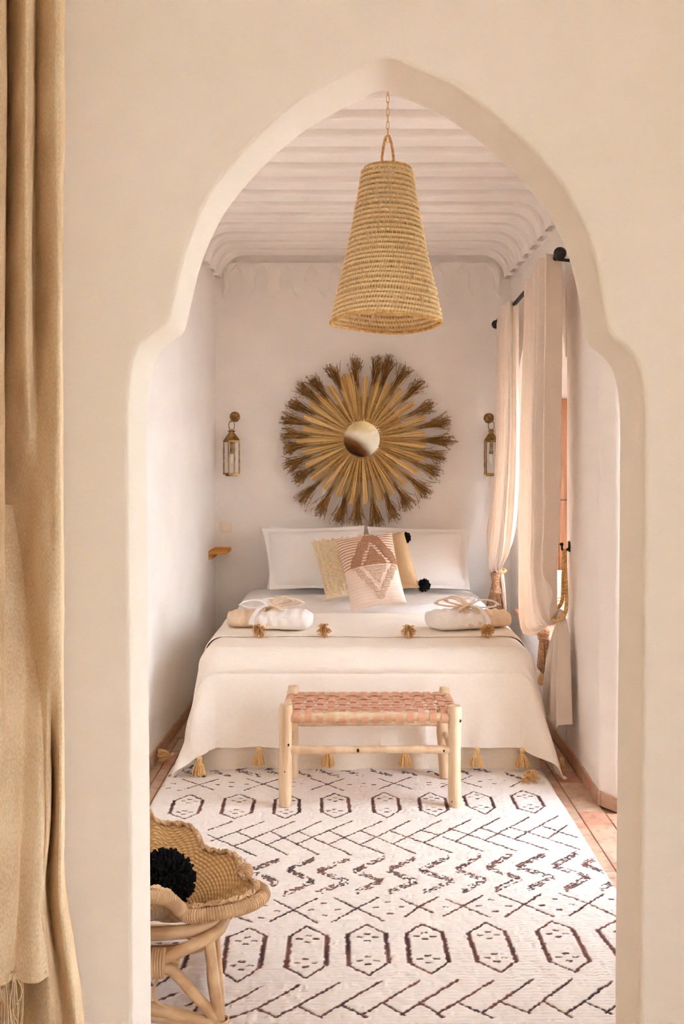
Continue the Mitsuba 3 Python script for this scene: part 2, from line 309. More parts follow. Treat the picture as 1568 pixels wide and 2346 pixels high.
# ---------------------------------------------------------------- window niche
SEAT_Z = 0.545
for k in range(8):                                   # terracotta slabs of the seat
    y0 = N0 + k * (N1 - N0) / 8; part('window_1', 'sill_tile', rbox((XR - 0.035, y0 + .001, NZ0 - .03), (1.36, y0 + (N1 - N0) / 8 - .001, SEAT_Z), .006), f'terracotta_{[0, 1, 2][k % 3]}', False)
    part('window_1', 'sill_tile', rbox((1.362, y0 + .001, NZ0 - .03), (1.615, y0 + (N1 - N0) / 8 - .001, SEAT_Z), .006), f'terracotta_{[1, 2, 0][k % 3]}', False)
labels['window_1'] = {'kind': 'structure', 'label': 'arched window niche with a terracotta seat'}
wf = []
for a, b in [((1.60, 5.44, .59), (1.65, 5.49, 1.98)), ((1.60, 6.54, .59), (1.65, 6.59, 1.98)), ((1.60, 5.44, .59), (1.65, 6.59, .64)), ((1.60, 5.44, 1.93), (1.65, 6.59, 1.98)), ((1.61, 5.995, .60), (1.645, 6.035, 1.97)), ((1.612, 5.45, 1.70), (1.643, 6.58, 1.73))]: wf.append(rbox(a, b, .004))
part('window_1', 'frame', cat(wf), 'shutter_wood', False, label='orange wooden window frame')
def shutter_leaf(x0, x1, z0, z1, y):
    w, t = 0.055, 0.028
    m = [rbox((x0, y - t, z0), (x0 + w, y, z1), .003), rbox((x1 - w, y - t, z0), (x1, y, z1), .003), rbox((x0 + w - .002, y - t, z0), (x1 - w + .002, y, z0 + w * 1.3), .003), rbox((x0 + w - .002, y - t, z1 - w * 1.3), (x1 - w + .002, y, z1), .003)]
    fr = cat(m)
    a, b, c, d = x0 + w - .004, x1 - w + .004, z0 + w * 1.3 - .004, z1 - w * 1.3 + .004
    v = np.array([[a, y - .010, c], [b, y - .010, c], [b, y - .010, d], [a, y - .010, d]]); i = 0.028
    u = np.array([[a + i, y - .020, c + i], [b - i, y - .020, c + i], [b - i, y - .020, d - i], [a + i, y - .020, d - i]])
    pn = trimesh.convex.convex_hull(np.vstack([v, u, v + [0, .008, 0]]))
    return fr, pn
sh = thing('window_shutter', 'orange wooden panelled shutter folded back behind the curtains in the window niche', 'shutter')
for x0, x1 in [(1.205, 1.415), (1.417, 1.595)]:
    for z0, z1 in [(0.60, 1.282), (1.288, 1.968)]:
        fr, pn = shutter_leaf(x0, x1, z0, z1, N1 - .006); part(sh, 'leaf_frame', fr, 'shutter_wood', False); part(sh, 'panel', pn, 'shutter_wood', False)
for z in (.75, 1.15, 1.42, 1.82): part(sh, 'hinge', rbox((1.410, N1 - .040, z), (1.422, N1 - .034, z + .06), .001), 'brass', False, label='small brass hinge')

# ---------------------------------------------------------------- cushions and pillows
def pillow_mesh(c, thick, puff=0.5, n=44, flange=0.0, wav=0.006, seed=0, sag=0.05):
    """c: corners TL, TR, BR, BL in space; a stuffed cover over them, its front towards the camera."""
    TL, TR, BR, BL = [np.asarray(x, float) for x in c]
    u, v = np.meshgrid(np.linspace(-1, 1, n), np.linspace(-1, 1, n), indexing='ij')
    def base(u, v):
        a, b = (u + 1) / 2, (v + 1) / 2
        return (TL * (1 - a)[..., None] + TR * a[..., None]) * (1 - b)[..., None] + (BL * (1 - a)[..., None] + BR * a[..., None]) * b[..., None]
    nrm = np.cross(TR - TL, BL - TL); nrm /= np.linalg.norm(nrm)
    if nrm[1] > 0: nrm = -nrm
    uu = u * (1 - sag * (1 - v ** 2) * np.abs(u) ** 3); vv = v * (1 - sag * (1 - u ** 2) * np.abs(v) ** 3)
    B = base(uu, vv)
    fu, fv = np.clip(np.abs(u) / (1 - flange), 0, 1), np.clip(np.abs(v) / (1 - flange * 1.4), 0, 1)
    t = thick / 2 * ((1 - fu ** 2.4) * (1 - fv ** 2.4)) ** puff
    w = wav * (meshkit.fbm(np.stack([u * 2.3, v * 2.3, u * 0 + seed], -1), 3, seed) - 0.5)
    edge = np.maximum(np.abs(u), np.abs(v)); wob = flange * 0.10 * np.sin(9 * u + 3 * seed) * np.sin(7 * v + seed) * np.clip((edge - 1 + flange) / max(flange, .01), 0, 1)
    A = B + nrm * (t + 0.0015 + w * (t > 0) + wob * .3)[..., None]; C = B - nrm * (t * 0.8 + 0.0015 - wob * .3)[..., None]
    f = grid_faces(n, n); N = n * n
    rim = [i * n for i in range(n)] + [(n - 1) * n + j for j in range(1, n)] + [i * n + n - 1 for i in range(n - 2, -1, -1)] + [j for j in range(n - 2, 0, -1)]
    a = np.array(rim); b = np.roll(a, -1); side = np.vstack([np.stack([a, a + N, b], 1), np.stack([b, a + N, b + N], 1)])
    m = TM(np.vstack([A.reshape(-1, 3), C.reshape(-1, 3)]), np.vstack([f, f[:, ::-1] + N, side])); m.fix_normals(); m.uv2 = np.stack([u.ravel(), v.ravel()], 1); m.nrm = nrm
    m.at = lambda a, b: (lambda i, j: A[i, j])(np.clip(np.round((np.asarray(a) + 1) / 2 * (n - 1)).astype(int), 0, n - 1), np.clip(np.round((np.asarray(b) + 1) / 2 * (n - 1)).astype(int), 0, n - 1))
    return m
BED_Z = 0.60                                             # top of the made bed
PG = 'white pillows against the wall'
single('pillow', pillow_mesh([P(619, 1203, 7.03), P(826, 1228, 7.02), P(830, 1349, 6.99), P(612, 1349, 6.99)], 0.10, flange=.07, seed=4), 'white_cotton', 'white pillow standing at the back on the left, only its top corner and edge showing', 'pillow', PG, 40)
single('pillow', pillow_mesh([P(862, 1222, 7.03), P(1060, 1228, 7.02), P(1075, 1349, 6.99), P(846, 1349, 6.99)], 0.10, flange=.07, seed=5), 'white_cotton', 'white pillow standing at the back on the right, behind the front right pillow', 'pillow', PG, 40)
single('pillow', pillow_mesh([P(600, 1211, 6.93), P(836, 1204, 6.97), P(836, 1351, 6.76), P(618, 1351, 6.72)], 0.19, flange=.10, seed=1), 'white_cotton', 'white cotton pillow with a flat border, leaning on the wall behind the tufted cream cushion', 'pillow', PG, 40)
single('pillow', pillow_mesh([P(842, 1206, 6.97), P(1077, 1212, 6.93), P(1078, 1351, 6.72), P(850, 1351, 6.76)], 0.19, flange=.10, seed=2), 'white_cotton', 'white cotton pillow with a flat border, leaning on the wall right of the pompom cushion', 'pillow', PG, 40)
# cream tufted cushion
pc = pillow_mesh([P(713, 1240, 6.56), P(852, 1223, 6.64), P(868, 1362, 6.46), P(747, 1374, 6.36)], 0.13, 0.55, n=90, seed=6)
k = thing('tufted_cushion', 'cream tufted cushion leaning at the left behind the brown and pink woven cushion', 'cushion')
c = vcol(pc, rgb(246, 228, 196), .05, 40, rgb(238, 216, 180)).vc
part(k, 'cover', pc, 'vertex', True, color=c)
tf = []
for iu in range(13):
    for iv in range(15):
        a, b = -0.93 + 1.86 * iu / 12, -0.95 + 1.9 * (iv + .5 * (iu % 2)) / 15
        if abs(b) > .97: continue
        p = pc.at(a, b); s = trimesh.creation.icosphere(1, 1.0); s.apply_scale([.010 + .004 * rng.random(), .007, .013 + .003 * rng.random()]); s.apply_translation(p + pc.nrm * .003); tf.append(s)
t = cat(tf); t.vc = vcol(t, rgb(248, 232, 204), .10, 120, rgb(226, 198, 156)).vc
part(k, 'tufts', t, 'vertex', True, color=t.vc, kind='stuff', label='rows of cream wool tufts')
# tan cushion with black pompoms
def pompom(c, r, n=420, length=None, seed=0):
    g = np.random.default_rng(seed); ms = []
    core = trimesh.creation.icosphere(2, r * .82); core.apply_translation(c); ms.append(core)
    d = g.normal(size=(n, 3)); d /= np.linalg.norm(d, axis=1, keepdims=True)
    for x in d:
        L = (length or r) * (0.9 + .25 * g.random()); y = np.cross(x, g.normal(size=3)); y /= np.linalg.norm(y)
        ms.append(tube([c + x * r * .45, c + x * L * .8 + y * .08 * r, c + x * L + y * .2 * r], [r * .10, r * .085, r * .06], 4))
    return cat(ms)
k = thing('pompom_cushion', 'plain tan cushion with black pompoms at its corners, behind the right of the woven cushion', 'cushion')
tc = pillow_mesh([P(858, 1230, 6.74), P(925, 1216, 6.60), P(963, 1347, 6.34), P(880, 1358, 6.50)], 0.12, 0.5, seed=8)
part(k, 'cover', tc, 'tan_linen', 40)
part(k, 'pompom', pompom(P(929, 1232, 6.62), 0.036, 260, seed=1), 'black_wool', 40, label='black wool pompom at the top corner')
part(k, 'pompom', pompom(P(972, 1341, 6.36), 0.040, 260, seed=2), 'black_wool', 40, label='black wool pompom at the bottom corner')
# woven cushion with raised brown and pink diamonds
k = thing('woven_cushion', 'woven cushion with brown stripes above, pale pink below and knotted chevrons, foremost on the bed', 'cushion')
wc = pillow_mesh([P(768, 1236, 6.36), P(898, 1219, 6.40), P(932, 1382, 6.10), P(806, 1400, 6.08)], 0.15, 0.5, n=150, seed=3)
uv = wc.uv2; u, v = uv[:, 0], uv[:, 1]
PINK, BROWN, CREAM = np.array(rgb(244, 222, 206)), np.array(rgb(192, 144, 114)), np.array(rgb(244, 224, 204))
rib = 0.5 + 0.5 * np.sin(v * 78)
col = np.where((v < 0)[:, None], np.where((rib > .45)[:, None], CREAM, BROWN * 1.05), PINK * (0.93 + .07 * rib)[:, None])
cc = np.vstack([col, np.tile(PINK, (len(col), 1))]); wc.vertices[:len(col)] += wc.nrm * (0.0012 * rib)[:, None]
part(k, 'cover', wc, 'vertex', True, color=cc)
def knots(test, colour, du, dv, size):
    ms = []; r = 0
    for b in np.arange(-0.96, 0.97, dv):
        for a in np.arange(-0.95, 0.96, du):
            a2 = a + (du / 2 if r % 2 else 0)
            if abs(a2) < .96 and test(a2, b):
                s = trimesh.creation.icosphere(1, 1.0); s.apply_scale([size, size * .7, size * .85]); s.apply_translation(wc.at(a2, b) + wc.nrm * size * .3); ms.append(s)
        r += 1
    m = cat(ms); m.vc = vcol(m, colour, .22, 150, np.array(colour) * .82).vc; return m
up = lambda a, b: -0.93 < b < -0.03 and abs(a - .14) < (b + 1.00) * .80 + .12 and not (abs(abs(a - .14) - (b + .62) * .80) < .085 and b > -.72)
dn = lambda a, b: 0.03 < b < 0.92 and abs(a - .14) < (0.95 - b) * .86 + .02 and not (abs(abs(a - .14) - (.60 - b) * .86) < .085 and b < .66)
m = knots(up, rgb(196, 148, 118), .060, .046, .0095); part(k, 'brown_knots', m, 'vertex', True, color=m.vc, kind='stuff', label='raised brown wool knots in a chevron')
m = knots(dn, rgb(242, 212, 188), .060, .046, .0085); part(k, 'pink_knots', m, 'vertex', True, color=m.vc, kind='stuff', label='raised pale pink wool knots in a chevron')
# striped cushion on the window seat
k = thing('seat_cushion', 'striped cushion on the window seat, half hidden behind the near window curtain', 'cushion')
sc_ = pillow_mesh([(1.19, 6.30, .86), (1.52, 6.34, .86), (1.54, 6.14, SEAT_Z + .01), (1.17, 6.10, SEAT_Z + .01)], 0.13, .5, n=60, seed=9)
v = sc_.uv2[:, 1]; st = ((np.sin(v * 60) > .35) & (v > -.55))[:, None]; c1 = np.where(st, np.array(rgb(190, 140, 92)), np.array(rgb(250, 236, 216)))
part(k, 'cover', sc_, 'vertex', True, color=np.vstack([c1, c1]))

# ---------------------------------------------------------------- bed
BX0, BX1, BY0, BY1 = -0.745, 0.925, 4.985, 7.06
bed = thing('bed', 'low double bed with a beige linen skirt against the back wall', 'bed')
part(bed, 'mattress', rbox((BX0 + .03, BY0 + .04, 0.30), (BX1 - .03, BY1, 0.555), .05), 'white_cotton', 30)
part(bed, 'base', rbox((BX0 + .05, BY0 + .06, 0.0), (BX1 - .05, BY1, 0.30), .01), 'skirt_linen', 30)
# skirt: hanging cloth on three sides
n = 240; loop = [(BX0, BY1)]; R = .05
pts = [np.array([BX0, y]) for y in np.linspace(BY1, BY0 + R, 70)] + [np.array([BX0 + R - R * math.cos(a), BY0 + R - R * math.sin(a)]) for a in np.linspace(0, math.pi / 2, 8)][1:] + [np.array([x, BY0]) for x in np.linspace(BX0 + R, BX1 - R, 90)][1:] + \
      [np.array([BX1 - R + R * math.sin(a), BY0 + R - R * math.cos(a)]) for a in np.linspace(0, math.pi / 2, 8)][1:] + [np.array([BX1, y]) for y in np.linspace(BY0 + R, BY1, 70)][1:]
pts = np.array(pts); tg = np.gradient(pts, axis=0); tg /= np.linalg.norm(tg, axis=1, keepdims=True); nn = np.stack([tg[:, 1], -tg[:, 0]], 1)
s = np.r_[0, np.cumsum(np.linalg.norm(np.diff(pts, axis=0), axis=1))]
zz = np.linspace(0.36, 0.006, 14); G = []
for z in zz:
    d = (0.36 - z) / .36; off = 0.004 + d * (0.018 + 0.020 * np.sin(s * 9.5 + 1) * np.sin(s * 3.1) + 0.012 * np.sin(s * 21))
    q = pts + nn * off[:, None]; G.append(np.c_[q, np.full(len(q), z + d * .004 * np.sin(s * 6))])
part(bed, 'skirt', solid_sheet(np.array(G), .003), 'skirt_linen', 40, label='beige linen valance')

def drape(a_rng, b_rng, x0, x1, y0, R, top, na, nb, flare, pleat, ztop_fn=None, seed=0, back=None):
    """Cloth over the bed: a runs across (m, 0 at x0, w at x1), b from the front edge (0) backwards, negative hangs in front."""
    w = x1 - x0; a = np.linspace(*a_rng, na); b = np.linspace(*b_rng, nb); Aa, Bb = np.meshgrid(a, b, indexing='ij')
    dl, dr_, df = np.maximum(R - Aa, 0), np.maximum(Aa - (w - R), 0), np.maximum(R - Bb, 0)
    sx = np.where(dl > 0, -1.0, 1.0); da = np.maximum(dl, dr_)
    r = np.hypot(da, df); th = np.arctan2(df, da)                       # 0 = side, 90 deg = front
    corner = np.sin(2 * th) ** 2 * (da > 0) * (df > 0)
    q = np.pi * R / 2; arc = np.minimum(r, q); hang = np.maximum(r - q, 0)
    fl = flare + pleat * corner * (1 + .35 * np.sin(6 * th + seed)) + (0.11 * np.sin(Aa * 13 + seed) + .09 * np.sin(Aa * 31 + 2 * np.sin(Aa * 5))) * np.clip(hang, 0, .3) * (df > 0) * .8 + 0.12 * np.sin(Bb * 12 + seed) * np.clip(hang, 0, .3) * (da > 0) * .5
    out = R * np.sin(arc / R) + hang * np.sin(fl); drop = R * (1 - np.cos(arc / R)) + hang * np.cos(fl)
    bx = np.clip(Aa, R, w - R) + x0; by = np.maximum(Bb, R) + y0
    X = bx + sx * out * np.cos(th) * (r > 0); Y = by - out * np.sin(th) * (r > 0)
    z = top + (ztop_fn(bx, by) if ztop_fn else 0) - drop
    z = z + 0.010 * nz(np.stack([X * 3, Y * 3, X * 0 + seed], -1), 1.2, seed)
    return np.stack([X, Y, z], -1)
DZ = lambda x, y: 0.055 * np.clip((y - 5.9) / .8, 0, 1) * (1 - (np.abs(x - .09) / .9) ** 4 * .6)
# the duvet: its sides hang, its front lies under the blanket
G = drape((-0.30, BX1 - BX0 + .34), (0.10, 2.06), BX0 + .005, BX1 - .005, BY0, 0.10, BED_Z - .012, 130, 110, .05, .1, DZ, 3)
G[..., 2] += 0.022 * nz(G * [1, 1, 0], 3.2, 5) + .010 * nz(G * [1, 1, 0], 9, 8)
part(bed, 'duvet', solid_sheet(G, .012), 'white_cotton', 50, label='smooth white duvet')

# blanket with tassels
blk = thing('blanket', 'cream woven blanket with jute tassels spread over the foot of the bed', 'blanket')
HEM = 0.435
def hem_b(aa):   # how far the front hem hangs along the cloth
    return HEM
G1 = drape((-0.41, BX1 - BX0 + .475), (-HEM, 1.06), BX0 - .012, BX1 + .012, BY0 - .035, 0.10, BED_Z + .010, 210, 150, .055, .34, DZ, 1)
crease = 0.014 * np.exp(-((np.linspace(-HEM, 1.06, 150) - (-0.075)) / .010) ** 2)
G1 += normals_of(G1) * -crease[None, :, None] * 0.6
lift = np.clip(0.012 - G1[..., 2], 0, None); G1[..., 2] += lift
part(blk, 'cloth', solid_sheet(G1, .006), 'cream_linen', 50)
G2 = drape((-0.26, BX1 - BX0 + .26), (0.345, 1.085), BX0 - .022, BX1 + .022, BY0 - .035, 0.10, BED_Z + .0185, 170, 60, .06, .1, DZ, 1)
G2[:, -1, 2] -= .006
part(blk, 'folded_end', solid_sheet(G2, .006), 'cream_linen', 50)
def tassel(top, d, L=0.10, r=0.036, seed=0, n=70):
    """A jute tassel hanging from top along direction d: knotted head and a spread skirt of cut threads."""
    g = np.random.default_rng(seed); d = np.array(d, float); d /= np.linalg.norm(d); u = np.cross(d, [0.31, .87, .2]); u /= np.linalg.norm(u); w = np.cross(d, u)
    head = trimesh.creation.icosphere(2, L * .14); head.apply_scale([1, 1, 1]); head.apply_translation(top + d * L * .14); ms = [head]
    ms.append(tube([top + d * L * .26 + L * .10 * (u * math.cos(a) + w * math.sin(a)) for a in np.linspace(0, 2 * np.pi, 12, endpoint=False)], L * .028, 5, True))
    for k in range(n):
        a, q = 2 * np.pi * g.random(), math.sqrt(g.random()); e = u * math.cos(a) + w * math.sin(a); rr = r * q
        ms.append(tube([top + d * L * .25 + e * L * .07 * q, top + d * L * .5 + e * rr * .75, top + d * L * (.80 + .06 * g.random()) + e * rr * 1.05, top + d * L * (.95 + .1 * g.random() - .1 * q) + e * rr], [L * .016, L * .02, L * .02, L * .017], 4))
    return cat(ms)
def nearest(G, px, py):
    q = np.stack([CX + F * G[..., 0] / G[..., 1], CY - F * (G[..., 2] - H) / G[..., 1]], -1); return q
def hem_at(px):
    q = nearest(G1, 0, 0)[:, 0]; i = int(np.argmin(np.abs(q[:, 0] - px) + 1e3 * (np.abs(np.arange(len(q)) - len(q) / 2) > 85))); return G1[i, 0] + np.array([0, -.006, .004])
for i, px in enumerate([459, 594, 753, 930, 1091, 1196]):
    part(blk, 'tassel', tassel(hem_at(px), (0.05 * math.sin(i * 3), -.08, -1), .098, .034, i), 'tassel_jute', 40)
c1 = G1[-1, 0]; c0 = G1[0, 0]
part(blk, 'tassel', tassel(P(1203, 1772, 4.80), (.25, -1, -.12), .085, .050, 21, 110), 'tassel_jute', 40)
part(blk, 'tassel', tassel(P(1288, 1734, 5.02), (.05, 0.05, -1), .098, .036, 22), 'tassel_jute', 40)
part(blk, 'tassel', tassel(P(400, 1728, 5.12), (-1, -.1, -.12), .085, .036, 23), 'tassel_jute', 40)
part(blk, 'tassel', tassel(P(1242, 1530, 5.70), (.1, 0, -1), .10, .034, 24), 'tassel_jute', 40)
for i, px in enumerate([592, 743, 937, 1112]):
    q = nearest(G2, 0, 0)[:, 0]; j = int(np.argmin(np.abs(q[:, 0] - px))); p = G2[j, 0]
    part(blk, 'tassel', tassel(p + [0, .03, .042], (0.12 * math.sin(i * 2.1 + 1), -1, -.10), .085, .040, 30 + i, 130), 'tassel_jute', 40)

# ---------------------------------------------------------------- folded bathrobes with tied belts
def ribbon(pts, width, t=0.004, n=40, up=(0, 0, 1), wide=None):
    path = smooth_path(pts, n); tg = np.gradient(path, axis=0); tg /= np.linalg.norm(tg, axis=1, keepdims=True)
    u = np.cross(tg, np.array(up)); u /= np.linalg.norm(u, axis=1, keepdims=True) + 1e-9; w = np.linspace(-.5, .5, 5)
    G = path[:, None] + u[:, None] * (w * width)[None, :, None]; nn_ = np.cross(u, tg); G += nn_[:, None] * (0.08 * width * (1 - (2 * w) ** 2))[None, :, None]
    return solid_sheet(G, t)
def bundle(cx, cy, z, L, W, Hh, ang, seed, roll=4):
    """A rolled and folded robe: a soft flattened roll with creases running round it."""
    a = np.linspace(0, 2 * np.pi, 72, endpoint=False); s = np.linspace(-1, 1, 60); G = []
    for x in s:
        e = (1 - abs(x) ** 5) ** .5 if abs(x) < 1 else 0.0; ex = 2.6
        c, sn = np.cos(a), np.sin(a); q = (np.abs(c) ** ex + np.abs(sn) ** ex) ** (-1 / ex)
        y = W / 2 * q * c * (.55 + .45 * e); h = Hh / 2 * q * sn * (.45 + .55 * e)
        p = np.stack([np.full_like(a, x * L / 2), y, h], 1)
        d = 0.010 * nz(np.stack([p[:, 0] * 9, p[:, 1] * 14, p[:, 2] * 14], 1) + seed * 3.1, 1.0, seed) + 0.0035 * np.sin(x * 17 + 2 * np.sin(a + seed)) * (p[:, 2] > -.2 * Hh)
        p[:, 1:] += d[:, None] * np.stack([c, sn], 1); G.append(p)
    m = grid(np.array(G), False, True); v = np.vstack([m.vertices, G[0].mean(0), G[-1].mean(0)]); f = m.faces; k = np.arange(72); N = len(m.vertices)
    f = np.vstack([f, np.stack([k * 0 + N, k, (k + 1) % 72], 1), np.stack([k * 0 + N + 1, 59 * 72 + (k + 1) % 72, 59 * 72 + k], 1)]); m = TM(v, f); m.fix_normals()
    v = m.vertices.copy(); lo = v[:, 2] < -Hh / 2 * .8; m.vertices = v; m = place(m, Rz(ang)); m.apply_translation([cx, cy, z + Hh / 2]); return m
def robe(label, cx, cy, z, ang, flip, seed, body, side):
    k = thing('folded_bathrobe', label, 'bathrobe', 'folded robes on the blanket'); R_ = Rz(ang)
    loc = lambda x, y, h: np.array([cx, cy, z]) + (R_[:3, :3] @ np.array([x * flip, y * 1.12, h * 1.22]))
    part(k, 'robe', bundle(*loc(.075, -.01, 0)[:2], z, .315, .235, .105, ang, seed), body, 50)
    part(k, 'sleeve', bundle(*loc(-.13, .03, 0)[:2], z, .25, .21, .088, ang + .25 * flip, seed + 1), side, 50, label='turned-in sleeve of the robe')
    # belt tied in a bow: two bands round the roll, loops and tails
    for y_ in (-.025, .03):
        part(k, 'belt', ribbon([loc(y_, -.112, .020), loc(y_, -.100, .058), loc(y_, -.05, .088), loc(y_, .03, .092), loc(y_, .09, .07)], .026, .005, 30, up=(0, -.55, .83)), side, 50)
    part(k, 'belt', ribbon([loc(0, -.01, .096), loc(-.06, -.03, .128), loc(-.13, -.05, .122), loc(-.15, -.05, .104), loc(-.10, -.03, .094), loc(0, -.01, .094)], .030, .005, 44), body, 50)
    part(k, 'belt', ribbon([loc(0, -.01, .096), loc(.07, .03, .130), loc(.14, .05, .124), loc(.165, .05, .106), loc(.10, .03, .096), loc(0, -.01, .094)], .030, .005, 44), side, 50)
    part(k, 'belt', ribbon([loc(0, 0, .098), loc(.02, .05, .126), loc(.06, .09, .132), loc(.09, .10, .112), loc(.04, .07, .098), loc(0, 0, .096)], .030, .005, 44), side, 50)
    part(k, 'belt', ribbon([loc(-.01, 0, .100), loc(-.05, .05, .120), loc(-.03, .10, .118), loc(.03, .10, .104)], .030, .005, 36), body, 50)
    part(k, 'belt', ribbon([loc(0, -.01, .100), loc(-.03, -.07, .102), loc(-.06, -.115, .062), loc(-.065, -.128, .030)], .028, .005, 30), body, 50)
    part(k, 'belt', ribbon([loc(0, -.01, .100), loc(.04, -.05, .106), loc(.10, -.08, .090)], .028, .005, 30), side, 50)
    kn = trimesh.creation.icosphere(2, 1.0); kn.apply_scale([.022, .020, .014]); part(k, 'belt_knot', place(move(kn, (0, 0, 0)), np.array([[1, 0, 0, loc(0, -.01, .102)[0]], [0, 1, 0, loc(0, -.01, .102)[1]], [0, 0, 1, loc(0, -.01, .102)[2]], [0, 0, 0, 1]])), side, 50)
RZ = BED_Z + .024
robe('folded white terry bathrobe with a tied belt, on the left of the blanket', -0.435, 5.53, RZ, -.22, 1, 1, 'white_terry', 'beige_linen')
robe('folded off-white bathrobe with a beige sleeve and belt, on the right of the blanket', 0.66, 5.53, RZ, .24, -1, 5, 'white_terry', 'beige_linen')
# ---------------------------------------------------------------- woven pendant lamp
LC = np.array([(889 - CX) * 3.17 / F, 3.17, 0.0]); lz = lambda py, D=3.17: H - (py - CY) * D / F
lamp = thing('pendant_lamp', 'tall conical pendant lamp of woven straw hanging on a brass chain in the archway', 'lamp')
LT = np.array([LC[0], LC[1], lz(312)])
tilt = trimesh.transformations.rotation_matrix(math.radians(-2.2), [1, 0, 0], LT) @ trimesh.transformations.rotation_matrix(math.radians(0.6), [0, 1, 0], LT)
ROWS, STI = 30, 110
prof_y = [392, 420, 455, 513, 570, 628, 685, 722, 742]; prof_r = [56, 59, 63.5, 74, 84, 98, 113, 121.5, 126]
def shade_mesh():
    g = np.random.default_rng(3); nu, nv = ROWS * 6 + 1, STI * 4
    tt = np.linspace(0, 1, nu); py = prof_y[0] + tt * (prof_y[-1] - prof_y[0]); r = np.interp(py, prof_y, prof_r) * 3.17 / F; z = lz(py)
    a = np.linspace(0, 2 * np.pi, nv, endpoint=False); row = tt * ROWS; i = np.floor(row + 1e-6); f = row - i
    jit = g.normal(size=(ROWS + 2, STI)); st = a / (2 * np.pi) * STI
    Rw = r[:, None] + 0.0030 * np.sin(np.pi * f)[:, None] + 0.0036 * np.abs(np.sin(np.pi * (st[None] + 0.45 * f[:, None] + .5 * (i[:, None] % 2)))) * np.sin(np.pi * f)[:, None]
    jj = jit[i.astype(int)[:, None], np.floor(st[None]).astype(int) % STI]; Rw += 0.0010 * jj * np.sin(np.pi * f)[:, None] + .003 * np.sin(2 * a + tt[:, None] * 4)
    zz = z[:, None] + 0.0022 * g.normal(size=(ROWS + 1))[np.minimum(i, ROWS).astype(int)][:, None] * 0.5 + 0.004 * np.sin(a * 3 + 1)[None] * tt[:, None] ** 3 + 0 * a
    G = np.stack([LC[0] + Rw * np.cos(a), LC[1] + Rw * np.sin(a), zz + 0 * a], -1)
    faces = grid_faces(nu, nv, False, True); ci = np.arange(nu - 1)[:, None] * np.ones(nv, int)[None]; cj = np.ones(nu - 1, int)[:, None] * np.arange(nv)[None]
    # openings between the stitches: in the grooves between rows
    hole = np.zeros((nu - 1, nv), bool); rr = ci // 6; fr = ci % 6; ss = cj // 4; fs = cj % 4
    u = g.random((ROWS + 2, STI)); dens = np.interp(rr, [0, 3, 12, 20, 29], [.75, .85, .55, .30, .22])
    patch = meshkit.fbm(np.stack([rr * .25, ss * .12, rr * 0 + 5], -1), 2, 2)
    hole = ((fr == 5) | (fr == 0)) & ((fs == 1) | (fs == 2)) & (u[rr + (fr == 5), ss] < dens * (.45 + 1.1 * patch)) & (rr < ROWS - 1) & (rr > 0)
    hole |= (fr == 5) & (fs != 0) & (u[rr + 1, ss] < dens * .35) & (rr < ROWS - 1)
    keep = ~hole.ravel(); faces = faces[np.r_[keep, keep]]
    m = TM(G.reshape(-1, 3), faces[:, ::-1]); ph = np.sin(np.pi * (st[None] + .45 * f[:, None] + .5 * (i[:, None] % 2))) ** 2
    groove = np.abs(np.cos(np.pi * f))[:, None] ** 3; spot = groove * (1 - ph) ** .6 * np.clip(.75 + .5 * jj, 0, 1.2); t = 1 - .95 * spot - .16 * groove - .18 * (1 - ph)
    tone = np.clip(t + 0.12 * jj + .15 * nz(G, 9, 4), 0, 1)[..., None]
    m.vc = (np.array(rgb(140, 96, 48)) * (1 - tone) + np.array(rgb(244, 218, 170)) * tone).reshape(-1, 3)
    m.apply_transform(tilt); return m
sm = shade_mesh(); part(lamp, 'shade', sm, 'vertex', True, color=sm.vc)
rimr = 126 * 3.17 / F
def rope(path, r, strands=3, pitch=0.03, n=6, closed=False):
    path = np.asarray(path, float); t, u, w = frames(path, closed); s = np.r_[0, np.cumsum(np.linalg.norm(np.diff(path, axis=0), axis=1))]; ms = []
    if closed: s = s * round(s[-1] / pitch) * pitch / s[-1] * len(s) / (len(s) - 1) * (len(s) - 1) / len(s)
    for k in range(strands):
        a = 2 * np.pi * (s / pitch + k / strands); ms.append(tube(path + (u * np.cos(a)[:, None] + w * np.sin(a)[:, None]) * r * .5, r * .58, n, closed))
    return cat(ms)
a = np.linspace(0, 2 * np.pi, 160, endpoint=False)
rim = np.stack([LC[0] + rimr * np.cos(a), LC[1] + rimr * np.sin(a), lz(742) + 0.004 * np.sin(a * 3 + 1)], 1)
part(lamp, 'rim', place(rope(rim, .006, 3, .03, 6, True), tilt), 'raffia_rope', 40)
topr = 52 * 3.17 / F
top = np.stack([LC[0] + topr * np.cos(a), LC[1] + topr * np.sin(a), lz(391) + 0 * a], 1)
part(lamp, 'top_rim', place(rope(top, .006, 3, .03, 6, True), tilt), 'raffia_rope', 40)
for sx in (-1, 1):
    path = smooth_path([LC + [0.004 * sx, 0, lz(311)], LC + [sx * .012, 0, lz(330)], LC + [sx * .018, 0.002, lz(360)], LC + [sx * .021, 0, lz(390)], LC + [sx * .05, .0, lz(396)], LC + [sx * (topr - .001), 0, lz(393)]], 60)
    part(lamp, 'cord', rope(path, .0048, 2, .016, 6), 'raffia_rope', 40)
pitch = 0.0212; zl = lz(318); k = 0
def link(z, turn):
    L, w = 0.0125, 0.0042; pts = [(w * math.cos(a), L * .66 + w * math.sin(a)) for a in np.linspace(0, np.pi, 7)] + [(w * math.cos(a), -L * .66 + w * math.sin(a)) for a in np.linspace(np.pi, 2 * np.pi, 7)]
    p = np.array([(x, 0, y) if not turn else (x * .45, x * .9, y) for x, y in pts]); return tube(p + np.array([LC[0], LC[1], z]), .0011, 6, True)
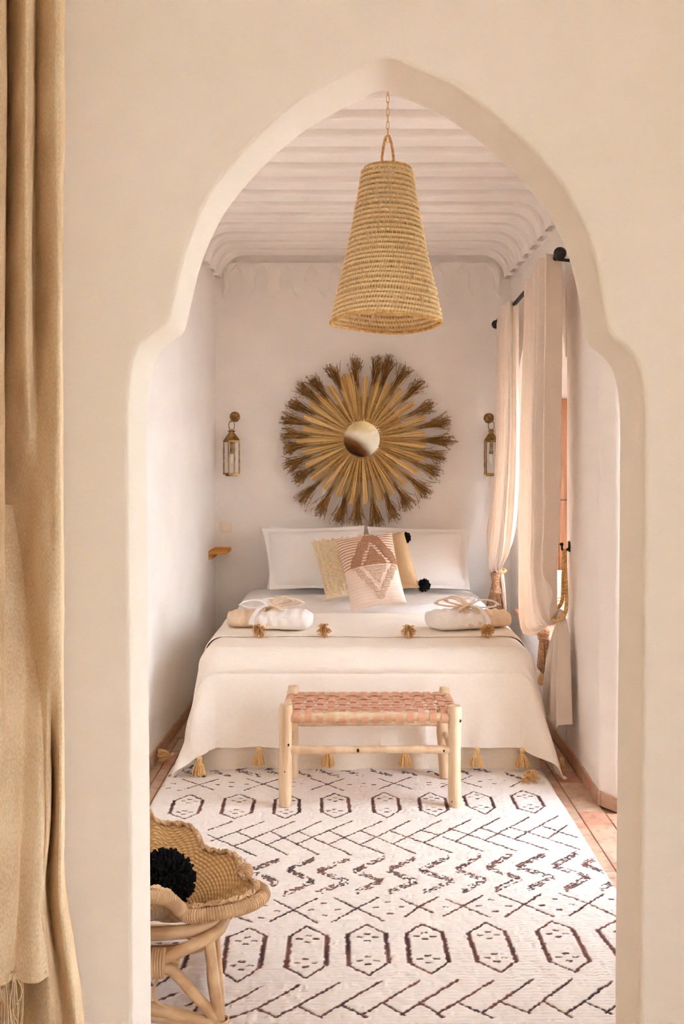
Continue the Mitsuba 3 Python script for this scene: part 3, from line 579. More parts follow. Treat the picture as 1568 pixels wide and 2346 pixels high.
while zl < ZC - 0.005: part(lamp, 'chain_link', link(zl, k % 2), 'gold_chain', 40); zl += pitch; k += 1
part(lamp, 'ceiling_hook', lathe([(0.0, ZC - .001), (.03, ZC - .001), (.028, ZC - .012), (.006, ZC - .020), (.004, ZC - .045), (0, ZC - .046)], 20, (LC[0], LC[1], 0)), 'gold_chain', 40)
part(lamp, 'bulb', cat([lathe([(0, .05), (.014, .05), (.014, .0), (.012, -.004), (.022, -.03), (.030, -.055), (.028, -.075), (.016, -.092), (0, -.097)], 16, (LC[0], LC[1], lz(430)))]), 'lamp_white', 40)

# ---------------------------------------------------------------- sunburst straw mirror
MC = np.array([0.0905, YB - 0.028, H - (1006 - CY) * (YB - .03) / F])
mir = thing('sunburst_mirror', 'round mirror in a wide sunburst of straw and dried grass bundles above the bed', 'mirror')
ms_ = (YB - .03) / F * 440 / 1568                        # metres per pixel of the detail view
def disc(r, y0, y1, n=64):
    a = np.linspace(0, 2 * np.pi, n, endpoint=False); G = [[(0, y0, 0)] * n] + [[(rr * math.cos(x), y, rr * math.sin(x)) for x in a] for rr, y in ((r, y0), (r, y1))] + [[(0, y1, 0)] * n]
    return grid(np.array(G, float), False, True)
Mtilt = Rx(-0.0135)
def onwall(m): m = place(m, Mtilt); m.apply_translation(MC); return m
part(mir, 'backing', onwall(disc(.30, .012, .024)), 'raffia_rope', 40)
part(mir, 'glass', onwall(disc(.1400, -.002, .006)), 'mirror_glass', False, label='small round looking glass')
tips = [(490, 130), (690, 105), (878, 80), (975, 92), (1090, 185), (1240, 262), (1325, 440), (1440, 585), (1470, 745), (1415, 880), (1375, 1005), (1295, 1180), (1140, 1275), (1030, 1400), (870, 1420), (705, 1410), (550, 1400), (395, 1320), (240, 1235), (160, 1085), (130, 945), (85, 800), (95, 690), (110, 560), (160, 430), (225, 290), (325, 225)]
tips = [((x - 745) * ms_, -(y - 730) * ms_) for x, y in tips]; tips.sort(key=lambda q: math.atan2(q[1], q[0]))
ang = [math.atan2(z, x) for x, z in tips]; rad = [math.hypot(x, z) for x, z in tips]
STRAW = [rgb(238, 202, 136), rgb(226, 186, 118), rgb(246, 214, 154), rgb(206, 164, 98), rgb(218, 176, 108)]
def strips(th, r0, r1, w0, w1, n, y, g, seedcol, jag=.012):
    ms = []; rd, tn = np.array([math.cos(th), 0, math.sin(th)]), np.array([-math.sin(th), 0, math.cos(th)])
    for k in range(n):
        f = (k + .5) / n - .5; e = r1 + jag * g.normal() * .5; p0 = rd * r0 + tn * f * w0; p1 = rd * e + tn * f * w1 * (1 + .1 * g.normal()); pm = (p0 + p1) / 2 + np.array([0, -.006 * g.random(), 0])
        hh = np.array([0, y - .012 * (1 - (2 * f) ** 2) - .003 * g.random(), 0]); wd = max(w1 / n * .62, .0022)
        m = tube([p0 + hh * 1.0, pm + hh, p1 + hh], [w0 / n * .55, wd * .8, wd], 5, r2=[.0022, .0024, .0024]); m.vc = np.tile(np.array(STRAW[int(g.integers(5))]) * (.82 + .3 * g.random()), (len(m.vertices), 1)); ms.append(m)
    return catc(ms)
def feather(th, r0, r1, w, g):
    ms = []; rd, tn = np.array([math.cos(th), 0, math.sin(th)]), np.array([-math.sin(th), 0, math.cos(th)])
    drp = np.array([0, 0, -1.0])
    for k in range(72):
        s = g.random() ** .8; base = r0 + (r1 - r0) * s * .60; f = g.normal() * .5; L = (r1 - base) * (.45 + .6 * g.random()); L = min(L, r1 * 1.03 - base)
        p0 = rd * base + tn * f * w * (.20 + .40 * s); spread = f * w * (.35 + .95 * s); y = -.020 - .020 * g.random()
        p1 = rd * (base + L * .55) + tn * (spread * .7) + drp * .006 * g.random(); p2 = rd * (base + L) + tn * (spread + .008 * g.normal()) + drp * .014 * g.random()
        o = np.array([0, y, 0]); m = tube([p0 + o, p1 + o + [0, -.006 * g.random(), 0], p2 + o + [0, -.012 * g.random(), 0]], [.0012, .0018 + .0010 * g.random(), .0006], 3)
        c = np.array(rgb(132, 92, 46)) * (.55 + .8 * g.random()) if g.random() < .75 else np.array(rgb(206, 164, 98)) * (.8 + .3 * g.random()); m.vc = np.tile(c, (len(m.vertices), 1)); ms.append(m)
        if s > .25:                                                # seed heads along the blade
            for _ in range(3):
                q = p1 + (p2 - p1) * g.random() + o + [0, -.008 * g.random(), 0]; d = g.normal(size=3) * [.006, .003, .006] + rd * .010
                m = tube([q, q + d * .6, q + d], [.0010, .0026, .0006], 3); m.vc = np.tile(np.array(rgb(158, 112, 58)) * (.55 + .8 * g.random()), (len(m.vertices), 1)); ms.append(m)
    return catc(ms)
N_ = len(ang)
for k in range(N_):
    g = np.random.default_rng(100 + k); th, nx = ang[k], ang[(k + 1) % N_] + (2 * np.pi if k == N_ - 1 else 0)
    m = strips(th, .128, rad[k] * .72, .012, .034, 7, -.006, g, 0); m.vc = m.vc * np.where(np.hypot(m.vertices[:, 0], m.vertices[:, 2]) > .24, .68, .95)[:, None]; b = part(mir, 'grass_bundle', m, 'vertex', True, color=m.vc)
    fm = feather(th, rad[k] * .63, rad[k] * (1.03 + .03 * g.normal()), .056, g); kk = b + '__feathery_head'; scene[kk] = onwall_shape = mikit.ply(onwall(fm), 'vertex', smooth=True, color=fm.vc); labels[kk] = {'label': 'dark brown feathery grass head'}
    scene[b] = mikit.ply(onwall(m), 'vertex', smooth=True, color=m.vc)
    mid = (th + nx) / 2; R1 = .445 + .012 * g.normal(); m = strips(mid, .128, R1, .014, .043, 8, -.012, g, 0); b2 = part(mir, 'straw_bundle', m, 'vertex', True, color=m.vc); scene[b2] = mikit.ply(onwall(m), 'vertex', smooth=True, color=m.vc)
    if nx - th > .30:
        for q in (.28, .74): m = strips(th + (nx - th) * q, .128, R1 * (.97 + .03 * g.random()), .012, .046, 7, -.004, g, 0); b3 = part(mir, 'straw_bundle', m, 'vertex', True, color=m.vc); scene[b3] = mikit.ply(onwall(m), 'vertex', smooth=True, color=m.vc)
for r_, nm in ((.146, .0), (.262, .0)):
    a = np.linspace(0, 2 * np.pi, 220, endpoint=False); part(mir, 'binding', onwall(tube(np.stack([r_ * np.cos(a), -.0235 - (.002 if r_ < .2 else .0) + .0022 * np.sin(a * 56), r_ * np.sin(a)], 1), .0016, 5, True)), 'tassel_jute', 40, label='straw stitching ring')

# ---------------------------------------------------------------- brass lanterns on the back wall
def lantern(label, plate_px, body_px, rot):
    k = thing('wall_lantern', label, 'lantern', 'brass lanterns beside the mirror')
    pp = P(*plate_px, YB); a = np.linspace(0, np.pi / 2, 7)
    dome = lathe([(0.037 * math.cos(x), 0.024 * math.sin(x)) for x in a], 28); dome = place(dome, [[1, 0, 0, pp[0]], [0, 0, -1, YB + .001], [0, 1, 0, pp[2]], [0, 0, 0, 1]]); part(k, 'wall_plate', dome, 'brass', 40)
    D = YB - .085; s = D / F; top = P(body_px[0], 970, D); cx = P(body_px[0], 1000, D)[0]; Z = lambda y: H - (y - CY) * s
    arm = smooth_path([(pp[0], YB - .02, pp[2]), (pp[0] + (cx - pp[0]) * .4, YB - .055, pp[2] + .008), (cx, D, Z(963) + .004), (cx, D - .006, Z(963) - .012)], 30); part(k, 'arm', tube(arm, .0036, 8), 'brass', 40)
    a = np.linspace(0, 2 * np.pi, 32, endpoint=False); ring = np.stack([cx + .0205 * np.cos(a) * math.cos(rot * .5), D + .0205 * np.cos(a) * math.sin(rot * .5), (Z(965) + Z(985)) / 2 + .034 * np.sin(a)], 1); part(k, 'ring', tube(ring, .0030, 8, True), 'brass', 40)
    M = np.eye(4); M[:3, :3] = Rz(rot)[:3, :3]; M[:3, 3] = [cx, D, 0]; h = .0415
    sq = lambda r, z: [(r, r, z), (-r, r, z), (-r, -r, z), (r, -r, z)]
    roof = cat([trimesh.convex.convex_hull(np.array(sq(h + .003, Z(1011)) + sq(h + .003, Z(1009)) + sq(.015, Z(992)))), trimesh.convex.convex_hull(np.array(sq(.014, Z(992.5)) + sq(.014, Z(989.5)))), trimesh.convex.convex_hull(np.array(sq(.014, Z(990)) + sq(.021, Z(987)) + sq(.021, Z(986.3)))), trimesh.convex.convex_hull(np.array(sq(.013, Z(986.5)) + sq(.008, Z(983.5))))])
    part(k, 'roof', place(roof, M), 'brass', False)
    z0, z1 = Z(1086.5), Z(1010.5); w = .0045
    for sx, sy in ((1, 1), (-1, 1), (-1, -1), (1, -1)): part(k, 'post', place(rbox((sx * h - w * (1 + sx * .2), sy * h - w, z0), (sx * h + w * (1 - sx * .2), sy * h + w, z1), .001), M), 'brass', False)
    part(k, 'base', place(cat([rbox((-h - .004, -h - .004, z0 - .002), (h + .004, h + .004, z0 + .008), .001), rbox((-h * .78, -h * .78, z0 - .014), (h * .78, h * .78, z0), .001)]), M), 'brass', False)
    part(k, 'top_frame', place(cat([rbox((-h - .003, -h - .003, z1 - .007), (h + .003, -h + .004, z1), .001), rbox((-h - .003, h - .004, z1 - .007), (h + .003, h + .003, z1), .001), rbox((-h - .003, -h, z1 - .007), (-h + .004, h, z1), .001), rbox((h - .004, -h, z1 - .007), (h + .003, h, z1), .001)]), M), 'brass', False)
    for q in range(4):
        G = np.array([[(-h + .003, -h, z0 + .006), (-h + .003, -h, z1 - .005)], [(h - .003, -h, z0 + .006), (h - .003, -h, z1 - .005)]]); part(k, 'pane', place(grid(G), M @ Rz(q * np.pi / 2)), 'pane_glass', False)
    part(k, 'socket', place(lathe([(0, z1 - .004), (.0115, z1 - .004), (.0115, Z(1033)), (.0135, Z(1034)), (.0135, Z(1040)), (0, Z(1041))], 16), M), 'brass', 40)
    part(k, 'bulb', place(lathe([(0, Z(1039)), (.010, Z(1039)), (.015, Z(1044)), (.0165, Z(1050)), (.013, Z(1057)), (.004, Z(1063)), (0, Z(1064))], 16), M), 'lamp_white', 40, label='white candle bulb')
    part(k, 'latch', place(tube([(h, -h - .004, Z(1046)), (h - .008, -h - .008, Z(1044))], .0028, 6), M), 'brass', 40)
lantern('brass and glass lantern hanging on the back wall left of the straw mirror', (538.5, 955), (531, 0), math.radians(31))
lantern('brass and glass lantern right of the straw mirror, partly hidden by a curtain', (1120.5, 958), (1126, 0), math.radians(-16))
# switch plate and shelf
k = thing('light_switch', 'flat plaster-coloured light switch plate on the back wall, above the little corner shelf', 'light switch')
a_, b_ = P(505, 1197, YB), P(531, 1219, YB); part(k, 'plate', rbox((a_[0], YB - .007, b_[2]), (b_[0], YB + .001, a_[2]), .003), 'switch_plastic', False)
part(k, 'rocker', rbox((a_[0] + .014, YB - .010, b_[2] + .012), (b_[0] - .014, YB - .006, a_[2] - .012), .002), 'switch_plastic', False)
k = thing('corner_shelf', 'small wooden shelf in the left corner beside the bed', 'shelf')
xl = XL(6.85); zt = H - (1262 - CY) * 6.85 / F
part(k, 'board', rbox((xl - .004, 6.80, zt - .020), (-.838, 7.099, zt + .004), .002), 'shelf_wood', False)
part(k, 'bracket', rbox((xl - .004, 6.80, zt - .055), (xl + .020, 7.095, zt - .018), .002), 'shelf_wood', False)

# ---------------------------------------------------------------- bench
bench = thing('bench', 'pale peeled-wood bench with a woven leather strap seat at the foot of the bed', 'bench')
def log(p0, p1, r0, r1, seed, bow=.006, n=18, caps_flat=True):
    t = np.linspace(0, 1, n)[:, None]; p = np.array(p0) * (1 - t) + np.array(p1) * t; g = np.random.default_rng(seed); d = np.array(p1) - np.array(p0); u = np.cross(d, [.3, .9, .31]); u /= np.linalg.norm(u); w = np.cross(d, u); w /= np.linalg.norm(w)
    p = p + (u * (np.sin(np.pi * t) * bow * g.normal()) + w * (np.sin(2 * np.pi * t) * bow * .5 * g.normal())); r = np.linspace(r0, r1, n) * (1 + .05 * np.sin(np.linspace(0, 7, n) + seed))
    r[0] *= .90; r[-1] *= .86; m = tube(p, r, 18); v = m.vertices; m.vertices = v + (nz(v, 22, seed) * .004)[:, None] * (v - p[np.clip(np.round((v - p[0]) @ d / (d @ d) * (n - 1)).astype(int), 0, n - 1)]) / .02; return m
FL, FR, RL, RR = np.array([-.279, 4.43]), np.array([.470, 4.43]), np.array([-.268, 4.82]), np.array([.462, 4.82])
knots_at = []
for i, (q, z1) in enumerate([(FL, .468), (FR, .462), (RL, .462), (RR, .455)]):
    part(bench, 'leg', log((q[0] * 1.0 + (-.004 if i % 2 == 0 else .0), q[1] - .004, 0.020), (q[0], q[1], z1), .0275, .030 if i < 2 else .028, i, .005), 'pale_wood', 50)
def rail(a, b, z, r, i, name='stretcher'): part(bench, name, log((a[0], a[1], z), (b[0], b[1], z), r, r * .96, 20 + i, .004), 'pale_wood', 50)
rail(FL, FR, .268, .0175, 0); rail(RL, RR, .286, .0185, 1); rail(FL, RL, .235, .015, 2); rail(FR, RR, .235, .015, 3)
SZ = .418
rail(FL, FR, SZ - .008, .020, 4, 'seat_rail'); rail(RL, RR, SZ - .008, .020, 5, 'seat_rail'); rail(FL, RL, SZ - .002, .019, 6, 'seat_rail'); rail(FR, RR, SZ - .002, .019, 7, 'seat_rail')
xs = np.linspace(-.232, .424, 14); ys = np.linspace(4.495, 4.765, 6); sag = lambda x, y: -.010 * (1 - ((x - .096) / .36) ** 2) * (1 - ((y - 4.63) / .2) ** 2)
zt_ = SZ + .0155
def strap(path, width, across):
    path = np.array(path); G = path[:, None] + np.array(across)[None, None] * (np.linspace(-.5, .5, 4) * width)[None, :, None]; return solid_sheet(G, .0032)
for i, x in enumerate(xs):
    y = np.linspace(4.43, 4.82, 40); p = [(x, 4.43 - .0215 * math.sin(a), SZ - .010 - .0215 * math.cos(a) + .0) for a in np.linspace(0.0, math.pi / 2, 5)]
    p += [(x, 4.43 - .0215 * math.cos(a), SZ - .008 + .0215 * math.sin(a)) for a in np.linspace(.2, math.pi / 2 - .05, 5)]
    for yy in np.linspace(4.44, 4.81, 34):
        j = np.argmin(np.abs(ys - yy)); dz = .0034 * math.cos(math.pi * (yy - ys[0]) / (ys[1] - ys[0])) * (1 if i % 2 else -1) * (1 if ys[0] - .03 < yy < ys[-1] + .03 else 0); p.append((x, yy, zt_ + sag(x, yy) + dz))
    p += [(x, 4.82 + .0215 * math.sin(a), SZ - .008 + .0215 * math.cos(a)) for a in np.linspace(.1, math.pi * .9, 8)]
    part(bench, 'strap', strap(p, .030, (1, 0.006 * rng.normal(), 0)), 'leather', 50, label='tan leather strap running front to back')
for j, yv in enumerate(ys):
    p = [(FL[0] - .0205 * math.sin(a), yv, SZ - .004 - .0205 * math.cos(a)) for a in np.linspace(.2, math.pi - .1, 9)]
    for xx in np.linspace(FL[0] + .012, FR[0] - .012, 110):
        dz = .0034 * math.cos(math.pi * (xx - xs[0]) / (xs[1] - xs[0])) * (-1 if j % 2 else 1) * (1 if xs[0] - .03 < xx < xs[-1] + .03 else 0); p.append((xx, yv, zt_ + sag(xx, yv) + dz))
    p += [(FR[0] + .0205 * math.sin(a), yv, SZ - .004 + .0205 * math.cos(a)) for a in np.linspace(.1, math.pi - .2, 9)]
    part(bench, 'strap', strap(p, .021, (0, 1, 0)), 'leather', 50, label='tan leather strap running lengthwise')
# knots in the peeled wood
for x, y, z, r in [(FL[0] + .012, FL[1] - .027, .295, .004), (FL[0] - .004, FL[1] - .029, .178, .003), (FR[0] + .022, FR[1] - .022, .40, .005), (FR[0] - .014, FR[1] - .026, .045, .004), (.04, 4.412, .268, .006), (.42, 4.414, .266, .004)]:
    s = trimesh.creation.icosphere(1, 1); s.apply_scale([r, .003, r * 1.5]); part(bench, 'knot', move(s, (x, y, z)), 'dark_wood', 40, label='dark knot in the wood')
# ---------------------------------------------------------------- rug
RX0, RX1, RY0, RY1 = -0.89, 0.962, 2.56, 5.30
A1 = lambda pts, s=2.9037, ox=340, oy=1740: [(ox + x / s, oy + y / s) for x, y in pts]
B1 = lambda pts: A1(pts, 2.9037, 870, 1740)
C3 = lambda pts: A1(pts, 3.2, 440, 2030)
C4 = lambda pts: A1(pts, 3.2, 920, 2030)
thin, thick, double, dots = [], [], [], []
hexes = [A1(h) for h in ([(285, 258), (365, 295), (330, 385), (240, 420), (140, 385), (175, 298)], [(605, 255), (708, 290), (685, 380), (575, 418), (485, 385), (510, 285)], [(930, 258), (1005, 290), (1005, 375), (910, 420), (835, 385), (845, 290)], [(1235, 250), (1330, 280), (1340, 375), (1245, 415), (1155, 375), (1152, 285)])] + \
        [B1(h) for h in ([(30, 243), (120, 280), (135, 360), (55, 412), (-35, 378), (-48, 280)], [(330, 245), (435, 280), (455, 360), (375, 402), (275, 365), (262, 280)], [(625, 237), (740, 275), (765, 345), (705, 390), (585, 335), (560, 268)], [(950, 230), (1055, 265), (1095, 335), (1035, 383), (920, 350), (875, 265)])] + \
        [C3(h) for h in ([(425, 345), (540, 400), (500, 635), (335, 745), (225, 670), (260, 415)], [(840, 330), (990, 400), (985, 620), (835, 715), (690, 635), (720, 405)], [(1285, 318), (1420, 385), (1445, 600), (1300, 695), (1150, 620), (1140, 395)])] + \
        [C4(h) for h in ([(150, 315), (300, 378), (350, 590), (225, 685), (60, 600), (38, 385)], [(620, 305), (760, 370), (845, 585), (735, 672), (560, 590), (490, 380)], [(1105, 293), (1255, 350), (1380, 585), (1275, 668), (1095, 595), (995, 365)], [(1600, 275), (1760, 335), (1930, 570), (1830, 655), (1620, 590), (1440, 360)])] + \
        [[(385, 2140), (440, 2165), (421, 2229), (356, 2272), (300, 2245), (330, 2170)]]
for h in hexes:
    q = [floor_xy(*p) for p in h]
    for i in range(6): (thick if i in (1, 4) else thin).append((q[i], q[(i + 1) % 6]))
    c = np.mean(q, 0); hh = abs(q[0][1] - q[3][1]) / 2
    for s in (-1, 1):
        for dx, dy in ((0, .075), (0, -.075), (.026, 0), (-.026, 0)): dots.append(c + [dx, s * hh * .46 + dy * .30])
for pts in [(230, 155), (435, 225)], [(245, 220), (470, 152)], [(655, 150), (870, 222)], [(640, 228), (870, 152)], [(1085, 148), (1300, 230)], [(1080, 225), (1305, 150)], \
           [(400, 495), (555, 437)], [(415, 570), (770, 438)], [(580, 600), (970, 438)], [(785, 598), (1150, 436)], [(985, 588), (1355, 435)], [(1200, 592), (1555, 435)], [(395, 528), (560, 600)], [(560, 600), (715, 670)], [(595, 510), (790, 595)], [(790, 595), (925, 662)], [(805, 500), (1135, 662)], [(1005, 508), (1350, 662)], [(1205, 500), (1400, 590)], [(1400, 590), (1568, 655)]:
    thin.append(tuple(floor_xy(*p) for p in A1(pts)))
for pts in [(-10, 150), (220, 220)], [(0, 220), (205, 140)], [(410, 205), (620, 130)], [(520, 160), (680, 210)], [(870, 205), (940, 170)], [(-119, 590), (205, 432)], [(85, 590), (410, 430)], [(295, 580), (605, 425)], [(505, 570), (795, 415)], [(710, 560), (995, 408)], [(900, 555), (1185, 402)], [(1125, 548), (1245, 462)], \
           [(-120, 502), (240, 655)], [(80, 505), (480, 648)], [(270, 495), (380, 525)], [(425, 543), (690, 640)], [(470, 487), (600, 530)], [(590, 525), (905, 635)], [(685, 485), (890, 553)], [(890, 553), (1125, 630)], [(870, 478), (1000, 515)], [(1000, 515), (1330, 625)], [(1085, 468), (1325, 550)]:
    thin.append(tuple(floor_xy(*p) for p in B1(pts)))
for pts in [(240, 100), (380, 135)], [(230, 95), (300, 68)], [(420, 95), (545, 135)], [(420, 90), (500, 66)], [(590, 95), (745, 132)], [(590, 92), (680, 66)], [(780, 90), (870, 120)], [(780, 92), (860, 72)], [(1000, 105), (1085, 135)], [(1115, 90), (1265, 135)], [(1290, 92), (1430, 132)], [(165, 40), (225, 52)], [(120, 125), (185, 135)], [(1480, 92), (1620, 132)]:
    double.append(tuple(floor_xy(*p) for p in A1(pts)))
for pts in [(150, 105), (250, 125)], [(320, 100), (440, 140)], [(540, 100), (590, 115)], [(630, 85), (740, 105)], [(840, 115), (940, 148)]: double.append(tuple(floor_xy(*p) for p in B1(pts)))
for z in [(870, 695), (680, 765), (860, 850), (720, 910)], [(1100, 690), (930, 762), (1100, 845), (905, 925)], [(1335, 690), (1130, 770), (1325, 842), (1120, 920)], [(1568, 680), (1370, 770), (1560, 835), (1385, 912)], [(640, 700), (470, 770), (640, 850), (500, 915)], [(420, 700), (250, 775), (420, 850), (290, 915)]:
    q = [floor_xy(*p) for p in A1(z)]; double += [(q[i], q[i + 1]) for i in range(3)]
for z in [(235, 685), (45, 765), (250, 840), (60, 915)], [(455, 678), (270, 768), (490, 835), (300, 912)], [(670, 665), (505, 765), (705, 830), (555, 905)], [(875, 660), (715, 750), (935, 820), (775, 898)], [(1095, 660), (915, 745), (1160, 815), (990, 890)], [(1315, 650), (1150, 740), (1390, 808), (1235, 895)], [(1430, 690), (1350, 725), (1490, 775)], [(1560, 840), (1470, 890)]:
    q = [floor_xy(*p) for p in B1(z)]; double += [(q[i], q[i + 1]) for i in range(len(q) - 1)]
for pts in [(470, 140), (265, 215)], [(265, 235), (440, 298)], [(600, 135), (745, 208)], [(745, 208), (915, 305)], [(915, 125), (570, 295)], [(1045, 122), (1205, 195)], [(1205, 195), (1405, 290)], [(1365, 115), (1025, 300)], [(240, 920), (510, 780)], [(240, 1025), (470, 945)], [(470, 945), (790, 765)], [(630, 1000), (1080, 750)], [(950, 995), (1385, 738)], [(1260, 980), (1668, 735)], [(480, 945), (620, 1005)], [(780, 920), (950, 1005)], [(1090, 910), (1280, 1005)], [(1400, 895), (1560, 990)], [(0, 985), (60, 900)]:
    thin.append(tuple(floor_xy(*p) for p in C3(pts)))
for pts in [(0, 130), (130, 185)], [(130, 185), (235, 230)], [(270, 112), (130, 185)], [(130, 185), (20, 262)], [(330, 132), (450, 182)], [(450, 182), (650, 265)], [(595, 102), (450, 182)], [(450, 182), (310, 255)], [(715, 97), (895, 165)], [(895, 165), (1115, 258)], [(1020, 92), (760, 262)], [(1165, 90), (1370, 160)], [(1370, 160), (1560, 248)], [(1480, 92), (1235, 252)], [(1560, 248), (1640, 290)], \
           [(0, 985), (410, 730)], [(280, 970), (675, 735)], [(600, 970), (970, 720)], [(930, 965), (1255, 720)], [(1215, 975), (1545, 740)], [(1500, 975), (1830, 740)], [(130, 890), (310, 1005)], [(410, 895), (660, 1005)], [(720, 885), (940, 975)], [(1050, 890), (1250, 1005)], [(1350, 890), (1540, 980)], [(1640, 890), (1830, 980)]:
    thin.append(tuple(floor_xy(*p) for p in C4(pts)))
for a, b in (((372, 2301), (405, 2289)), ((424, 2319), (456, 2304)), ((345, 2312), (400, 2290))): thin.append((floor_xy(*a), floor_xy(*b)))
for p in A1([(460, 190), (555, 175), (550, 205), (655, 188), (970, 172), (965, 203), (1030, 187), (1340, 190), (1430, 182), (1425, 203), (1500, 190), (100, 197), (165, 183), (135, 215), (210, 228)]) + B1([(240, 187), (330, 175), (330, 190), (420, 183), (740, 158), (765, 183), (670, 170), (840, 165)]) + \
         C3([(530, 180), (410, 217), (625, 220), (510, 268), (968, 163), (872, 210), (1070, 207), (975, 250), (1437, 153), (1350, 190), (1537, 187), (1453, 237)]) + C4([(325, 187), (660, 135), (575, 183), (790, 180), (690, 220), (1127, 128), (1030, 175), (1252, 168), (1160, 208), (1540, 130)]): dots.append(floor_xy(*p))
# more of the same weave where the bed and the chair hide it
for k in range(9):
    x = RX0 + .10 + .2125 * k
    for dy in (0, .12): double.append((np.array([x, 5.02 + dy]), np.array([x + .10, 5.08 + dy])))
def rug_mesh():
    nx, ny = 500, 720; x = np.linspace(RX0, RX1, nx); y = np.linspace(RY0, RY1, ny); X, Y = np.meshgrid(x, y, indexing='ij')
    g = np.random.default_rng(11); kx, ky = np.floor(X / .0075).astype(int), np.floor(Y / .0075).astype(int)
    jx = (meshkit.noise(np.stack([kx, ky, kx * 0], -1) * 1.0 + .5, 1) - .5); jy = (meshkit.noise(np.stack([kx, ky, kx * 0], -1) + .5, 2) - .5)
    XX, YY = X + jx * .011, Y + jy * .013
    m = np.zeros_like(X)
    def seg(a, b, w, prob, salt):
        lo, hi = np.minimum(a, b) - .04, np.maximum(a, b) + .04; i0, i1 = np.searchsorted(x, [lo[0], hi[0]]); j0, j1 = np.searchsorted(y, [lo[1], hi[1]])
        if i1 <= i0 or j1 <= j0: return
        P_ = np.stack([XX[i0:i1, j0:j1], YY[i0:i1, j0:j1]], -1); d = b - a; t = np.clip(((P_ - a) @ d) / (d @ d + 1e-9), 0, 1); e = np.linalg.norm(P_ - a - t[..., None] * d, axis=-1)
        on = (e < w) & (meshkit.noise(np.stack([kx[i0:i1, j0:j1], ky[i0:i1, j0:j1], 0 * t], -1) + .5, salt) < prob); s = m[i0:i1, j0:j1]; s[on] = np.maximum(s[on], .80 + .2 * (e[on] < w * .6))
    for a, b in thin: seg(a, b, .0050, .86, 3)
    for a, b in thick: seg(a, b, .0085, .95, 4)
    for a, b in double:
        for o in (-.015, 0.0, .015): seg(a + [0, o], b + [0, o], .0050, .54, 5)
    for q in dots: seg(np.array(q) - [.007, 0], np.array(q) + [.006, 0], .0055, .96, 6)
    pile = meshkit.noise(np.stack([X * 95, Y * 60, 0 * X], -1), 9); rows = .5 + .5 * np.sin(Y * 2 * np.pi / .016 + 2.2 * (meshkit.noise(np.stack([X * 30, Y * 8, 0 * X], -1), 5) - .5))
    edge = np.clip(np.minimum.reduce([X - RX0, RX1 - X, Y - RY0, RY1 - Y]) / .02, 0, 1)
    Z = 0.004 + (0.010 + .0035 * pile + .0025 * rows - .0015 * (m > .4)) * edge ** .5
    wobble = .006 * (meshkit.noise(np.stack([Y * 5, 0 * Y, 0 * Y], -1), 3) - .5); X2 = X + wobble * (np.abs(X - .036) / .93) ** 8
    base = np.array(rgb(236, 226, 217)); dark = np.array(rgb(112, 74, 68)); blk_ = np.array(rgb(66, 46, 48)); t = meshkit.noise(np.stack([X * 14, Y * 14, 0 * X], -1), 21)[..., None]; pat = dark * t + blk_ * (1 - t) + np.array(rgb(150, 96, 80)) * .18 * t
    cl = base * (.93 + .07 * pile[..., None]) * (.97 + .03 * rows[..., None]); cl = cl * (1 - m[..., None]) + pat * m[..., None]
    top = np.stack([X2, Y, Z], -1); n = nx * ny; f = grid_faces(nx, ny)
    rim = [i * ny for i in range(nx)] + [(nx - 1) * ny + j for j in range(1, ny)] + [i * ny + ny - 1 for i in range(nx - 2, -1, -1)] + [j for j in range(ny - 2, 0, -1)]
    low = top.reshape(-1, 3)[rim] * [1, 1, 0] + [0, 0, .0005]; a = np.array(rim); b = np.roll(a, -1); L = len(rim); c = n + np.arange(L); d = n + np.roll(np.arange(L), -1)
    out = TM(np.vstack([top.reshape(-1, 3), low]), np.vstack([f, np.stack([a, c, b], 1), np.stack([b, c, d], 1)])); out.vc = np.vstack([cl.reshape(-1, 3), np.tile(base * .9, (L, 1))]); return out
rm = rug_mesh()
single('rug', rm, 'vertex', 'large cream wool rug with dark knotted hexagons, crosses and zigzags under the bench', 'rug', smooth=True, color=rm.vc)
single('rug_tassel', tassel(np.array([-.60, 3.04, .03]), (.9, -.25, -.22), .085, .040, 61, 110), 'tassel_jute', 'jute tassel lying on the rug under the rattan chair', 'tassel')

# ---------------------------------------------------------------- rattan chair
ch = thing('rattan_chair', 'low rattan armchair with a scalloped woven shell beside the left jamb of the arch', 'chair')
Cc = np.array([-.60, 2.99])
rim_px = [(343, 1853, .385), (356, 1873, .37), (372, 1882, .36), (393.6, 1883, .355), (420, 1885, .36), (440, 1892, .365), (454, 1906, .36), (463, 1926, .35), (470, 1939, .34), (483, 1945, .34), (501, 1949, .345), (527.5, 1951, .355), (545, 1959, .36), (557, 1971, .36), (561, 1985, .355), (556, 1998, .345), (566, 2012, .345), (588, 2020, .35), (599, 2032, .355), (590, 2046, .36), (563, 2060, .36), (527.5, 2070, .36), (483, 2078, .355), (447, 2082, .35), (424, 2081, .345), (410, 2066, .365), (394, 2050, .40), (372, 2040, .425), (343, 2037, .44)]
rim = []
for px, py, z in rim_px: D = (H - z) * F / (py - CY); rim.append([(px - CX) * D / F, D, z])
rim = np.array(rim); a0 = math.atan2(rim[0][1] - Cc[1], rim[0][0] - Cc[0]); a1 = math.atan2(rim[-1][1] - Cc[1], rim[-1][0] - Cc[0])
hid = []
